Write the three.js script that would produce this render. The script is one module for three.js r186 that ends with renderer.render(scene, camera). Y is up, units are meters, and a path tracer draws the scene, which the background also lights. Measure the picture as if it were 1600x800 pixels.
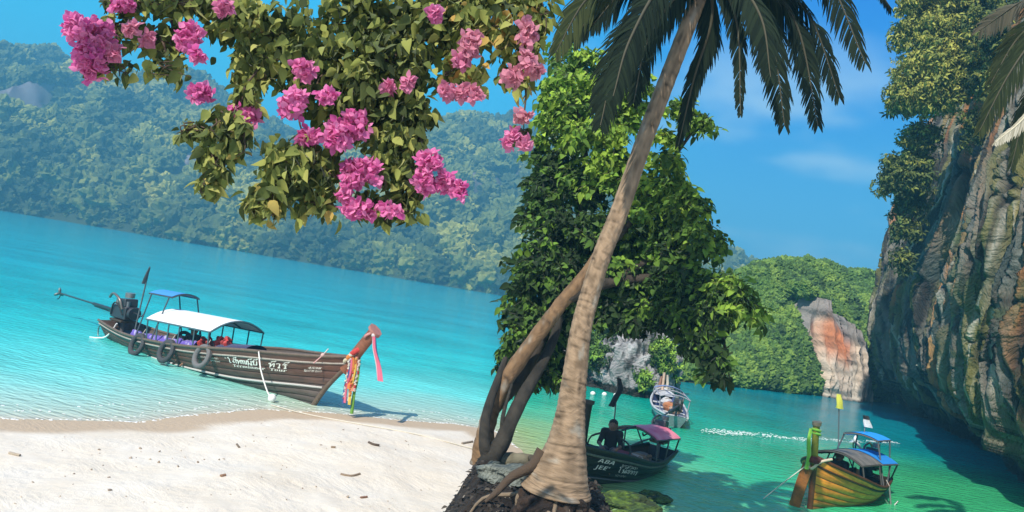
import * as THREE from 'three';
import { mergeGeometries, mergeVertices } from 'three/addons/utils/BufferGeometryUtils.js';
import { RoundedBoxGeometry } from 'three/addons/geometries/RoundedBoxGeometry.js';
import { ImprovedNoise } from 'three/addons/math/ImprovedNoise.js';
import { MarchingCubes } from 'three/addons/objects/MarchingCubes.js';

// ---------------------------------------------------------------- camera, sky, sun, exposure
const scene = new THREE.Scene();
const camera = new THREE.PerspectiveCamera(36.87, 2, 0.1, 6000);
const EYE = 4.2, ROLL = Math.atan(0.17), F = 1200;
camera.position.set(0, EYE, 0);
camera.rotation.order = 'YXZ';
camera.rotation.set(Math.atan(46 * Math.cos(ROLL) / F), 0, ROLL);
camera.updateMatrixWorld();
const renderer = new THREE.WebGLRenderer({ antialias: true });
renderer.toneMapping = THREE.LinearToneMapping;
renderer.toneMappingExposure = 1.34;
renderer.shadowMap.enabled = true;

const SUN = new THREE.Vector3(-0.34, 0.70, 0.62).normalize();
const sun = new THREE.DirectionalLight(new THREE.Color().setRGB(1, 0.93, 0.82), 4.8);
sun.position.copy(SUN).multiplyScalar(120); sun.castShadow = true;
sun.shadow.mapSize.set(4096, 4096);
Object.assign(sun.shadow.camera, { left: -70, right: 70, top: 70, bottom: -70, near: 1, far: 300 });
scene.add(sun);

const noise = new ImprovedNoise();
const n3 = (x, y, z = 0.37) => noise.noise(x + 31.7, y + 17.3, z + 5.1);
const fbm = (x, y, z = 0.37, o = 4) => { let a = 0, w = 0.5, f = 1; for (let i = 0; i < o; i++) { a += w * n3(x * f, y * f, z * f + i * 7.7); f *= 2.03; w *= 0.5; } return a; };
const clamp = (x, a = 0, b = 1) => Math.min(b, Math.max(a, x));
const lerp = (a, b, t) => a + (b - a) * t;
const sstep = (a, b, x) => { const t = clamp((x - a) / (b - a)); return t * t * (3 - 2 * t); };
const mix3 = (a, b, t) => [lerp(a[0], b[0], t), lerp(a[1], b[1], t), lerp(a[2], b[2], t)];
const hex = (h) => new THREE.Color(h).toArray();
const ramp = (keys, x) => { for (let i = 1; i < keys.length; i++) if (x < keys[i][0]) return mix3(keys[i - 1][1], keys[i][1], clamp((x - keys[i - 1][0]) / (keys[i][0] - keys[i - 1][0]))); return keys[keys.length - 1][1]; };
const ramp1 = (keys, x) => ramp(keys.map(([k, v]) => [k, [v, v, v]]), x)[0];
function rng(seed) { let s = seed | 0; return () => { s = (s + 0x6d2b79f5) | 0; let t = Math.imul(s ^ (s >>> 15), 1 | s); t = (t + Math.imul(t ^ (t >>> 7), 61 | t)) ^ t; return ((t ^ (t >>> 14)) >>> 0) / 4294967296; }; }

{ // the air of the place: deep blue overhead, turquoise white low down, paler round the sun, a little thin cirrus
  const W = 1024, H = 512, d = new Float32Array(W * H * 4), v = new THREE.Vector3();
  const deep = [[-1, [.10, .30, .42]], [-.02, [.12, .48, .74]], [.0, [.14, .54, .80]], [.1, [.09, .44, .745]], [.18, [.05, .35, .72]], [.3, [.012, .235, .70]], [.44, [.003, .15, .645]], [.6, [.003, .13, .58]], [1, [.01, .13, .52]]];
  const clear = [[-1, [.10, .30, .42]], [-.02, [.11, .50, .74]], [.0, [.10, .53, .78]], [.12, [.035, .52, .83]], [.25, [.02, .485, .84]], [.4, [.012, .38, .78]], [.6, [.006, .2, .62]], [1, [.01, .13, .52]]];
  for (let j = 0; j < H; j++) for (let i = 0; i < W; i++) {
    const el = ((j + 0.5) / H - 0.5) * Math.PI, az = ((i + 0.5) / W - 0.5) * 2 * Math.PI;
    v.set(Math.cos(el) * Math.cos(az), Math.sin(el), Math.cos(el) * Math.sin(az));
    let c = mix3(ramp(clear, v.y), ramp(deep, v.y), sstep(-.22, .3, v.x / Math.hypot(v.x, v.z)));
    const s = v.dot(SUN), glow = Math.pow(clamp(s), 6) * 0.55 + Math.pow(clamp(s), 40) * 0.7;
    c = mix3(c, [.95, 1.0, 1.05], clamp(glow, 0, .9));
    const back = sstep(-.35, .8, v.z) * .75 * sstep(-.05, .25, v.y); c = mix3(c, [.62, .70, .80], back);
    if (v.y > -.02) { const q = fbm(v.x * 5 + 1.3, v.y * 17, v.z * 5 + 2.2, 5); c = mix3(c, [.5, .7, .82], sstep(-.08, .36, q) * .8 * sstep(.0, .05, v.y) * (1 - sstep(.2, .42, v.y)) * sstep(-.1, .25, v.x)); }
    const o = (j * W + i) * 4; d[o] = c[0]; d[o + 1] = c[1]; d[o + 2] = c[2]; d[o + 3] = 1;
  }
  const sky = new THREE.DataTexture(d, W, H, THREE.RGBAFormat, THREE.FloatType);
  sky.mapping = THREE.EquirectangularReflectionMapping; sky.magFilter = THREE.LinearFilter; sky.needsUpdate = true;
  scene.background = sky; scene.environment = sky;
}
scene.fog = new THREE.FogExp2(new THREE.Color().setRGB(.16, .60, .88), 0.0019);

// ---------------------------------------------------------------- helpers
const V = (x, y, z) => new THREE.Vector3(x, y, z);
const at = (px, py, d) => V((px - 800) / F * d, (400 - py) / F * d, -d).applyMatrix4(camera.matrixWorld);
const gnd = (px, py, h = 0) => { const r = V((px - 800) / F, (400 - py) / F, -1).applyQuaternion(camera.quaternion); return r.multiplyScalar((h - EYE) / r.y).add(camera.position); };
const used = new Map();
const numbered = (n) => { const k = used.get(n) ?? 0; used.set(n, k + 1); return k ? `${n}_${String(k).padStart(3, '0')}` : n; };
const tag = (o, label, category, group) => { o.userData.label = label; o.userData.category = category; if (group) o.userData.group = group; return o; };
function thing(name, label, category, p = [0, 0, 0], turn = 0, group) {
  const o = new THREE.Group(); o.name = numbered(name); o.position.set(...(p.toArray ? p.toArray() : p)); o.rotation.y = turn; scene.add(o);
  return tag(o, label, category, group);
}
const I4 = new THREE.Matrix4();
function paint(g, c) { // vertex colours: a constant or a function of the point
  const n = g.attributes.position.count, a = new Float32Array(n * 3), p = g.attributes.position;
  for (let i = 0; i < n; i++) { const k = typeof c === 'function' ? c(p.getX(i), p.getY(i), p.getZ(i)) : c; a[i * 3] = k[0]; a[i * 3 + 1] = k[1]; a[i * 3 + 2] = k[2]; }
  g.setAttribute('color', new THREE.BufferAttribute(a, 3)); return g;
}
function join(list) {
  const l = list.map((g) => { const q = g.index ? g.toNonIndexed() : g; for (const k of Object.keys(q.attributes)) if (!['position', 'normal', 'uv', 'color'].includes(k)) q.deleteAttribute(k); if (!q.attributes.color) paint(q, [1, 1, 1]); return q; });
  return l.length === 1 ? l[0] : mergeGeometries(l);
}
function obj(name, geos, mat, parent = scene, kind) {
  const m = new THREE.Mesh(Array.isArray(geos) ? join(geos) : geos, mat); m.name = parent === scene ? numbered(name) : name;
  m.castShadow = m.receiveShadow = true; if (kind) m.userData.kind = kind; parent.add(m); return m;
}
const struct = (name, geos, mat, parent) => obj(name, geos, mat, parent, 'structure');
function inst(name, geo, mat, mats, cols, parent = scene) {
  const m = new THREE.InstancedMesh(geo, mat, mats.length); m.name = parent === scene ? numbered(name) : name;
  mats.forEach((x, i) => { m.setMatrixAt(i, x); m.setColorAt(i, new THREE.Color().setRGB(...cols[i])); });
  m.castShadow = m.receiveShadow = true; m.userData.kind = 'stuff'; parent.add(m); return m;
}
const mv = (g, x = 0, y = 0, z = 0, rx = 0, ry = 0, rz = 0, s = 1) => g.applyMatrix4(new THREE.Matrix4().compose(V(x, y, z), new THREE.Quaternion().setFromEuler(new THREE.Euler(rx, ry, rz)), Array.isArray(s) ? V(...s) : V(s, s, s)));
const box = (w, h, d, x = 0, y = 0, z = 0, c, rx = 0, ry = 0, rz = 0, r = 0.012) => { const g = mv(new RoundedBoxGeometry(w, h, d, 1, Math.min(r, w / 3, h / 3, d / 3)), x, y, z, rx, ry, rz); return c ? paint(g, c) : g; };
const ball = (r, x, y, z, c, s = [1, 1, 1], n = 10) => { const g = mv(new THREE.SphereGeometry(r, n, Math.ceil(n * .7)), x, y, z, 0, 0, 0, s); return c ? paint(g, c) : g; };
function grid(nu, nv, fn, flip = false) { // fn(u, v) -> [point, colour?, uv?]
  const P = [], C = [], U = [], ix = [];
  for (let j = 0; j <= nv; j++) for (let i = 0; i <= nu; i++) {
    const [p, c = [1, 1, 1], t = [i / nu, j / nv]] = fn(i / nu, j / nv, i, j);
    P.push(p.x, p.y, p.z); C.push(...c); U.push(...t);
  }
  for (let j = 0; j < nv; j++) for (let i = 0; i < nu; i++) { const a = j * (nu + 1) + i, b = a + 1, c = a + nu + 1, d = c + 1; flip ? ix.push(a, c, b, b, c, d) : ix.push(a, b, c, b, d, c); }
  const g = new THREE.BufferGeometry();
  g.setAttribute('position', new THREE.Float32BufferAttribute(P, 3)); g.setAttribute('color', new THREE.Float32BufferAttribute(C, 3)); g.setAttribute('uv', new THREE.Float32BufferAttribute(U, 2));
  g.setIndex(ix); g.computeVertexNormals(); return g;
}
function tube(pts, rad, c = [1, 1, 1], seg = 8, n, opt = {}) { // a tapered, capped tube through points; rad is a number or one radius per point
  const cv = new THREE.CatmullRomCurve3(pts, false, 'catmullrom', opt.tension ?? 0.5); n = n ?? Math.max(2, (pts.length - 1) * 4); if (pts.length === 2) n = opt.n ?? 1;
  const len = cv.getLength(), fr = cv.computeFrenetFrames(n, false);
  const R = (t) => { if (typeof rad === 'number') return rad; const k = t * (rad.length - 1), i = Math.min(rad.length - 2, Math.floor(k)); return lerp(rad[i], rad[i + 1], k - i); };
  const body = grid(seg, n, (u, v, i, j) => {
    const p = cv.getPoint(v), a = u * Math.PI * 2, r = R(v) * (opt.bump ? opt.bump(u === 1 ? 0 : u, v) : 1);
    const q = p.clone().addScaledVector(fr.normals[j], Math.cos(a) * r * (opt.flat ?? 1)).addScaledVector(fr.binormals[j], Math.sin(a) * r);
    return [q, typeof c === 'function' ? c(u === 1 ? 0 : u, v, q) : c, [u * 2 * Math.PI * R(0.5), v * len]];
  }, true);
  const caps = [0, 1].map((e) => { const k = e ? n : 0, p = cv.getPoint(e), cc = typeof c === 'function' ? c(0, e, p) : c; return grid(seg, 1, (u, v) => { const a = u * Math.PI * 2, r = R(e) * v; return [p.clone().addScaledVector(fr.normals[k], Math.cos(a) * r * (opt.flat ?? 1)).addScaledVector(fr.binormals[k], Math.sin(a) * r), cc]; }, !!e); });
  return opt.open ? body : join([body, ...caps]);
}
const bar = (a, b, r, c, seg = 6) => tube([a, b], r, c, seg);
// tileable value noise for grain and relief
function tile(size, fn) { const d = new Float32Array(size * size * 4); for (let j = 0; j < size; j++) for (let i = 0; i < size; i++) { const k = fn(i / size, j / size), o = (j * size + i) * 4; for (let q = 0; q < 3; q++) d[o + q] = clamp(Array.isArray(k) ? k[q] : k); d[o + 3] = 1; } const t = new THREE.DataTexture(d, size, size, THREE.RGBAFormat, THREE.FloatType); t.wrapS = t.wrapT = THREE.RepeatWrapping; t.magFilter = THREE.LinearFilter; t.needsUpdate = true; return t; }
const tn = (u, v, f, g = f, s = 0) => { // periodic noise: f by g cells
  const R = 1.3; const a = u * 2 * Math.PI, b = v * 2 * Math.PI; return n3(Math.cos(a) * f / 6.28 * R + s, Math.sin(a) * f / 6.28 * R + Math.cos(b) * g / 6.28 * R, Math.sin(b) * g / 6.28 * R + s * 2);
};
const tf = (u, v, f, g = f, s = 0, o = 4) => { let a = 0, w = .5; for (let i = 0; i < o; i++) { a += w * tn(u, v, f * 2 ** i, g * 2 ** i, s + i * 3.3); w *= .55; } return a; };
const rep = (t, x, y = x) => { const c = t.clone(); c.repeat.set(x, y); c.needsUpdate = true; return c; };
const T = {
  grain: tile(512, (u, v) => .5 + tf(u, v, 10, 10, 1, 6) * .9),
  wave: tile(1024, (u, v) => { const w = (x) => 1 - Math.abs(Math.sin(x)); const a = 2 * Math.PI, k = tf(u, v, 4, 4, 9, 4) * 2.6; return .5 + .16 * (w(a * (2 * u + 9 * v) + k * 1.7) - .4) + .13 * (w(a * (-4 * u + 15 * v) + k * 2.3 + 1) - .4) + .1 * (w(a * (9 * u + 22 * v) + k * 3 + 2) - .4) + .35 * tf(u, v, 18, 42, 4, 4); }),
  wood: tile(512, (u, v) => { const k = .82 + tf(u, v, 3, 40, 2, 4) * .55 + tf(u, v, 9, 9, 7, 3) * .3; return [k, k * .99, k * .97]; }),
  sandy: tile(1024, (u, v) => .5 + tf(u, v, 14, 14, 5, 5) * .75 + tn(u, v, 160, 160, 8) * .18),
};
T.wood.colorSpace = THREE.NoColorSpace;
const std = (o = {}) => new THREE.MeshStandardMaterial({ vertexColors: true, roughness: .8, side: THREE.DoubleSide, ...o });
const phy = (o = {}) => new THREE.MeshPhysicalMaterial({ vertexColors: true, roughness: .8, side: THREE.DoubleSide, ...o });
const MAT = {
  wood: std({ roughness: .6, map: T.wood, bumpMap: T.wood, bumpScale: .006 }), woodDark: std({ roughness: .5, map: T.wood, bumpMap: T.wood, bumpScale: .004 }),
  plain: std({ roughness: .75 }), metal: std({ roughness: .42, metalness: .6 }), rubber: std({ roughness: .85, bumpMap: rep(T.grain, 3), bumpScale: .006 }),
  cloth: phy({ roughness: .95, sheen: .3, transmission: .18, thickness: 0, bumpMap: rep(T.grain, 2), bumpScale: .01 }), canvas: std({ roughness: .7, bumpMap: rep(T.grain, 1), bumpScale: .006 }),
  rock: std({ roughness: .9, bumpMap: rep(T.grain, .45), bumpScale: .16 }), soil: std({ roughness: 1, bumpMap: rep(T.grain, .9), bumpScale: .05 }), bark: std({ roughness: .95, bumpMap: rep(T.grain, 2.2, 1.5), bumpScale: .009 }),
  leaf: phy({ roughness: .95, transmission: .3, thickness: 0, specularIntensity: .5 }), leafFar: std({ roughness: .85 }), petal: phy({ roughness: .98, transmission: .4, thickness: 0, specularIntensity: .3 }), frond: phy({ roughness: .9, specularIntensity: .25, transmission: .1, thickness: 0 }),
  rope: std({ roughness: .95 }), skin: std({ roughness: .6 }), foam: std({ roughness: .9 }),
};

// ---------------------------------------------------------------- land and sea
const SHORE = [[-260, 60], [-60, 2], [-30, -6.5], [-15, -12.6], [-9.3, -15], [-7.3, -16.5], [-6.6, -18.2], [-5.6, -19.9], [-4.0, -20.9], [-2.4, -21.4], [-.9, -22.2], [.3, -22.3], [1.1, -20.3], [1.45, -17.2], [1.8, -14.8], [3.0, -13.6], [5, -13.2], [12, -12.4], [40, -11], [260, 40]];
const LAND = [...SHORE, [260, 400], [-260, 400]];
function shoreDist(x, z) { // metres inland (negative: out at sea)
  let d = 1e9, inside = false;
  for (let i = 0; i < SHORE.length - 1; i++) { const [ax, az] = SHORE[i], [bx, bz] = SHORE[i + 1], ux = bx - ax, uz = bz - az, t = clamp(((x - ax) * ux + (z - az) * uz) / (ux * ux + uz * uz)); d = Math.min(d, Math.hypot(x - ax - ux * t, z - az - uz * t)); }
  for (let i = 0, j = LAND.length - 1; i < LAND.length; j = i++) { const [xi, zi] = LAND[i], [xj, zj] = LAND[j]; if ((zi > z) !== (zj > z) && x < (xj - xi) * (z - zi) / (zj - zi) + xi) inside = !inside; }
  return inside ? d : -d;
}
const sandY = (x, z, s = shoreDist(x, z)) => s > 0 ? Math.min(.06 * s, .35 + .022 * s, 1) + fbm(x * .5, z * .5, 3.3, 3) * .09 * sstep(0, 3, s) + fbm(x * 1.6, z * 1.6, 1.2, 3) * .035 * sstep(1.2, 2.6, s) : Math.max(.055 * s, -2.5);
const PRINTS = (() => { const r = rng(71), m = new Map(); for (let k = 0; k < 9; k++) { let x = lerp(-11, -1, r()), z = lerp(-18, -10, r()), a = r() * 6.28; for (let i = 0; i < 26; i++) { a += (r() - .5) * .25; x += Math.cos(a) * .62; z += Math.sin(a) * .62; const sd = i % 2 ? .11 : -.11, p = [x - Math.sin(a) * sd, z + Math.cos(a) * sd, a]; for (let u = -1; u < 2; u++) for (let w = -1; w < 2; w++) { const key = Math.floor(p[0] + u * .5) + ',' + Math.floor(p[1] + w * .5); if (!m.has(key)) m.set(key, new Set()); m.get(key).add(p); } } } return m; })();
const printY = (x, z) => { let y = 0; for (const [px, pz, a] of PRINTS.get(Math.floor(x) + ',' + Math.floor(z)) ?? []) { const u = ((x - px) * Math.cos(a) + (z - pz) * Math.sin(a)) / .15, v = (-(x - px) * Math.sin(a) + (z - pz) * Math.cos(a)) / .075, d = Math.hypot(u, v); y += d < 1 ? -.018 * (1 - d * d) : d < 1.7 ? .006 * (1.7 - d) / .7 : 0; } return y; };
const bankMask = (x, z) => { const w = fbm(x * 1.1, z * 1.1, 8.2, 3) * .55, qx = Math.abs(x - 1.0) - 1.15, qz = Math.abs(z + 8.6) - 4.0; const o = Math.hypot(Math.max(qx, 0), Math.max(qz, 0)) + Math.min(Math.max(qx, qz), 0); return 1 - sstep(-.35, .75, o + w * .6); };
const bankY = (x, z) => bankMask(x, z) * (1.5 + .1 * sstep(-9.5, -12, z)) + fbm(x * 2.3, z * 2.3, 4.4, 4) * .22 * bankMask(x, z) - .25;
const groundY = (x, z) => Math.max(sandY(x, z), bankY(x, z) > .0 && bankMask(x, z) > .05 ? bankY(x, z) : -9);
function polar(radii, angs, fn) { return grid(angs.length - 1, radii.length - 1, (u, v, i, j) => { const a = angs[i], r = radii[j]; return fn(Math.sin(a) * r, -Math.cos(a) * r, r); }); }
const fan = (n, half, rest) => { const a = []; for (let i = 0; i <= n; i++) a.push(lerp(-half, half, i / n)); for (let i = 1; i <= rest; i++) a.push(half + (Math.PI * 2 - 2 * half) * i / rest); return a; };
const rings = (r0, r1, q) => { const r = [r0]; while (r[r.length - 1] < r1) r.push(r[r.length - 1] * q); return r; };
{
  const dry = hex('#f8ecd9').map((x) => x * .86), pale = hex('#f0e0c8').map((x) => x * .86), wet = hex('#d8be9e').map((x) => x * .76), bed = hex('#e0d8a8').map((x) => x * .6);
  struct('beach_sand', polar(rings(2.5, 90, 1.006), fan(430, .62, 60), (x, z) => {
    const s = shoreDist(x, z) + fbm(x * .6, z * .6, 1.1, 3) * .5, q = fbm(x * .9, z * .9, 2.2, 4), f = fbm(x * 4, z * 4, 6.6, 2);
    let c = mix3(dry, pale, clamp(.5 + q * 1.2 + f * .4));
    c = mix3(wet, c, sstep(.9, 1.5, s + q * .5)); c = mix3(bed, c, sstep(-1.2, .3, s));
    return [V(x, sandY(x, z) + printY(x, z) * sstep(1, 1.8, s), z), c, [x, -z]];
  }), std({ roughness: .95, bumpMap: rep(T.sandy, .42), bumpScale: .016 }));
}
const seaTint = (() => {
  const k = (h, m) => hex(h).map((x) => x * m);
  const L = [[0, k('#e6ddc6', .72)], [.5, k('#d3e2cc', .76)], [2.2, k('#b2e6d6', .82)], [5.5, k('#74e0d6', .88)], [12, k('#3ad0cc', .9)], [22, k('#1cc0c4', .9)], [50, k('#10aebd', .88)], [400, k('#0a9ab8', .8)]];
  const R = [[0, k('#d8dc9a', .6)], [1.0, k('#b9d98c', .66)], [3.2, k('#7fd69a', .74)], [7, k('#2cbf93', .82)], [13, k('#0aa892', .84)], [24, k('#0498a0', .76)], [45, k('#048aa6', .72)], [400, k('#0480b0', .64)]];
  return (x, z) => {
    const s = -shoreDist(x, z) + fbm(x * .35, z * .35, 4.1, 3) * 1.6 * sstep(-.5, -3, shoreDist(x, z)), az = x / Math.max(1, -z), t = sstep(-.02, .05, az);
    let r = ramp(R, Math.max(0, s));
    const bright = sstep(11, 3, Math.hypot(x - 16.5, (z + 22.5) * .9)); r = mix3(r, k('#4fcb7c', .7), bright * .85);           // a pale sandbank off the cliff
    const q = 1 + fbm(x * .10, z * .22, 8.8, 4) * .55 * sstep(1, 6, s) * (1 - sstep(60, 200, s)); return mix3(ramp(L, Math.max(0, s)), r, t).map((k) => k * q);
  };
})();
{
  const g = polar(rings(9, 4200, 1.0105), fan(420, .62, 40), (x, z, r) => {
    const s = -shoreDist(x, z), calm = sstep(.3, 5, s) * (1 - sstep(60, 160, r));
    const y = calm * (fbm(x * .45 + z * .2, z * .8 - x * .25, 2.7, 3) * .055 + fbm(x * 1.5, z * 2.4, 5.1, 2) * .018);
    return [V(x, y, z), seaTint(x, z), [x, -z]];
  });
  struct('sea', g, phy({ roughness: .14, ior: 1.33, specularIntensity: .32, bumpMap: rep(T.wave, 1 / 9, 1 / 9), bumpScale: .06 }));
}
{ // the earth bank that the palm stands on
  const dark = hex('#2b221c').map((x) => x * .45), mid = hex('#5a4a3b').map((x) => x * .33);
  const g = grid(120, 220, (u, v) => { const x = lerp(-1.6, 3.4, u), z = lerp(-14.2, -4, v); return [V(x, bankY(x, z), z), mix3(dark, mid, clamp(.4 + fbm(x * 5, z * 5, 2, 3) * 1.5)), [x, -z]]; }, true);
  struct('earth_bank', g, MAT.soil);
}
{ // foam where the ripples run out
  const r = rng(5), m = [], c = [], q = new THREE.Quaternion();
  for (let i = 0; i < 30000; i++) {
    const k = r(), x = lerp(-13, 1, r()), z = lerp(-24, -11.5, r()), s = shoreDist(x, z) + fbm(x * .6, z * .6, 1.1, 3) * .4;
    const band = Math.abs(s + .02) < .05 ? 1 : Math.abs(s + .55 + fbm(x * .8, z * .8, 9, 2) * .5) < .035 ? .55 : Math.abs(s + 1.25 + fbm(x * .5, z * .5, 12, 2)) < .03 ? .35 : 0;
    if (k > band) continue;
    m.push(new THREE.Matrix4().compose(V(x, Math.max(.006, sandY(x, z)), z), q, V(.012 + r() * .035, .005, .010 + r() * .018))); c.push([.86, .87, .85]);
  }
  inst('foam', new THREE.IcosahedronGeometry(1, 1), MAT.foam, m, c);
}

// ---------------------------------------------------------------- foliage pieces
const up = V(0, 1, 0);
function leafGeo(len, wid, fold = .25, droop = .2, c0 = [1, 1, 1], c1 = c0) { // a folded leaf along +x, base at the origin
  const prof = [[0, .06], [.16, .72], [.34, 1], [.58, .86], [.8, .46], [1, .0]], P = [], C = [], U = [], ix = [];
  for (const [t, w] of prof) for (const s of [-1, 0, 1]) { P.push(t * len, -droop * len * t * t + (s ? fold * w * wid * .5 : 0), s * w * wid * .5); C.push(...mix3(c1, c0, s ? 1 : .4)); U.push(t, s * .5 + .5); }
  for (let i = 0; i < prof.length - 1; i++) for (let s = 0; s < 2; s++) { const a = i * 3 + s; ix.push(a, a + 1, a + 3, a + 1, a + 4, a + 3); }
  const g = new THREE.BufferGeometry(); g.setAttribute('position', new THREE.Float32BufferAttribute(P, 3)); g.setAttribute('color', new THREE.Float32BufferAttribute(C, 3)); g.setAttribute('uv', new THREE.Float32BufferAttribute(U, 2)); g.setIndex(ix); g.computeVertexNormals(); return g;
}
function sprayGeo(seed, n, len, wid, reach) { // a twig with n leaves, about «reach» across
  const r = rng(seed), l = [];
  for (let i = 0; i < n; i++) {
    const t = (i + .6) / n, g = leafGeo(len * (.7 + .5 * r()), wid * (.75 + .5 * r()), .2 + r() * .3, .15 + r() * .35);
    const sh = .7 + r() * .6; paint(g, [sh, sh, sh * .9]);
    mv(g, 0, 0, 0, (r() - .5) * 1.6, (r() - .5) * 3.4, -.35 + (r() - .5) * 1.3); mv(g, (t - .4) * reach, (r() - .5) * reach * .35, (r() - .5) * reach * .5); l.push(g);
  }
  l.push(bar(V(-reach * .5, 0, 0), V(reach * .6, .02, 0), .008, [.35, .25, .15], 3));
  return join(l);
}
const SPRAY = [0, 1, 2].map((k) => sprayGeo(11 + k, 15, .165, .088, .44)), FINE = [0, 1].map((k) => sprayGeo(31 + k, 26, .2, .085, .62));
function crownLump(seed) { // one tree crown seen from afar: a ragged mass of facets
  const r = rng(seed), g = mergeVertices(new THREE.IcosahedronGeometry(1, 7).deleteAttribute('uv').deleteAttribute('normal')), p = g.attributes.position, o = r() * 50;
  for (let i = 0; i < p.count; i++) { const v = V().fromBufferAttribute(p, i), k = 1 + fbm(v.x * 1.6 + o, v.y * 1.6, v.z * 1.6, 4) * 1.1 + (r() - .5) * .2; p.setXYZ(i, v.x * k, v.y * k * .85, v.z * k); }
  const q = g.toNonIndexed(); q.computeVertexNormals(); const n = q.attributes.position.count, c = new Float32Array(n * 3);
  for (let i = 0; i < n; i += 3) { const s = .75 + r() * .5; for (let j = 0; j < 9; j++) c[i * 3 + j] = s; }
  q.setAttribute('color', new THREE.BufferAttribute(c, 3)); return q;
}
const LUMP = [1, 2, 3].map(crownLump);
function foliage(name, parent, geos, mat, blobs, seed, cols, opt = {}) { // blobs: [centre, rx, ry, rz, count, light 0..1]; the sprays sit mostly near each blob's surface
  const r = rng(seed), M = geos.map(() => []), C = geos.map(() => []), e = new THREE.Euler(), q = new THREE.Quaternion();
  for (const [c, rx, ry, rz, n, light = .5] of blobs) for (let i = 0; i < n; i++) {
    const d = V(r() - .5, r() - .5, r() - .5).normalize(), k = Math.pow(r(), opt.shell ?? .45) * (1 + (r() - .5) * .3), p = V(c.x + d.x * rx * k, c.y + d.y * ry * k, c.z + d.z * rz * k), w = Math.floor(r() * geos.length);
    e.set((r() - .5) * 1.9, Math.atan2(-d.z, d.x) + (r() - .5) * 2.2, (r() - .5) * .9 - .45, 'YXZ'); q.setFromEuler(e);
    const s = (opt.scale ?? 1) * (.7 + r() * .6); M[w].push(new THREE.Matrix4().compose(p, q, V(s, s, s)));
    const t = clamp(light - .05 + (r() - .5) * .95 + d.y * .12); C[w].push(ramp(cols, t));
  }
  return geos.map((g, i) => inst(name, g, mat, M[i], C[i], parent));
}
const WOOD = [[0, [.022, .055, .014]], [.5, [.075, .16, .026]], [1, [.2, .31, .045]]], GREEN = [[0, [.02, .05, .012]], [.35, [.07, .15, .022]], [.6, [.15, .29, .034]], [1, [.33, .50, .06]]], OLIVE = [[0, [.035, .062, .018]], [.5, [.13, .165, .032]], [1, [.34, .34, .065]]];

// ---------------------------------------------------------------- the karst hills across the bay
{
  const crest = [[-420, 180], [-250, 130], [-120, 118], [0, 106], [40, 97], [62, 103], [82, 116], [110, 134], [150, 142], [200, 139], [250, 143], [300, 152], [360, 188], [410, 212], [450, 234], [520, 252], [590, 240], [640, 216], [690, 210], [740, 210], [800, 220], [860, 242], [960, 300], [1060, 385], [1130, 450]].map(([x, y]) => at(x, y, 400));
  const H = (x) => { for (let i = 1; i < crest.length; i++) if (x < crest[i].x) { const t = sstep(0, 1, (x - crest[i - 1].x) / (crest[i].x - crest[i - 1].x)); return lerp(crest[i - 1].y, crest[i].y, t); } return 0; };
  const hy = (x, z) => {
    const t = (-z - 272 - fbm(x * .02, 1, 4, 3) * 26) / 125, h = H(x + fbm(z * .02, x * .01, 1, 2) * 14), s = t < 0 ? t * .3 : t < 1 ? Math.pow(t, .72) : 1 - (t - 1) * .5;
    const m = clamp(s) * clamp(1.25 - s) * 2.4, rid = 1 - Math.abs(fbm(x * .022 + z * .016, z * .011 - x * .006, 2.5, 4)) * 3.2;
    return h * s + m * (rid - .45) * 24 + fbm(x * .07, z * .07, 6, 3) * 4 * clamp(t * 4);
  };
  const RK = [at(215, 272, 330), at(285, 300, 320), at(170, 215, 350), at(700, 262, 330), at(790, 285, 320), at(370, 285, 320), at(20, 260, 330)]; const rocky = (x, z) => Math.exp(-Math.min(...RK.map((q) => ((x - q.x) ** 2 * 2 + (z - q.z) ** 2) / 1500))) * 1.6 * sstep(-.1, .15, fbm(x * .06 + 3, z * .06, 9.5, 3)) * sstep(.04, .12, (-z - 285) / 125) * (1 - sstep(.5, .8, (-z - 272) / 125));
  const hill = struct('hills', grid(230, 70, (u, v) => { const x = lerp(-300, 150, u), z = lerp(-255, -440, v), k = rocky(x, z), f = fbm(x * .15, z * .15, 3, 3); return [V(x, hy(x, z), z), mix3([.035, .06, .025], mix3([.17, .165, .155], [.05, .05, .05], clamp(.5 + f * 3)), k), [x, hy(x, z)]]; }, true), std({ roughness: .95 }));
  const r = rng(77), M = LUMP.map(() => []), C = LUMP.map(() => []), q = new THREE.Quaternion(), e = new THREE.Euler();
  for (let i = 0; i < 26000; i++) {
    const x = lerp(-270, 130, r()), z = -255 - Math.pow(r(), .9) * 157, y = hy(x, z); if (y < .1 || r() < rocky(x, z) * .72) continue;
    const s = .9 + Math.pow(r(), 3.2) * 5.2, w = Math.floor(r() * 3); e.set(r(), r() * 6.28, r()); M[w].push(new THREE.Matrix4().compose(V(x, y + s * .25, z), q.setFromEuler(e), V(s, s * (1 + r() * .4), s)));
    C[w].push(ramp(OLIVE, clamp(.32 + (r() - .5) * .85 + fbm(x * .03, z * .03, 7, 2) * 1.3)));
  }
  LUMP.forEach((g, k) => inst('forest', g, MAT.leafFar, M[k], C[k]));
}

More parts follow.
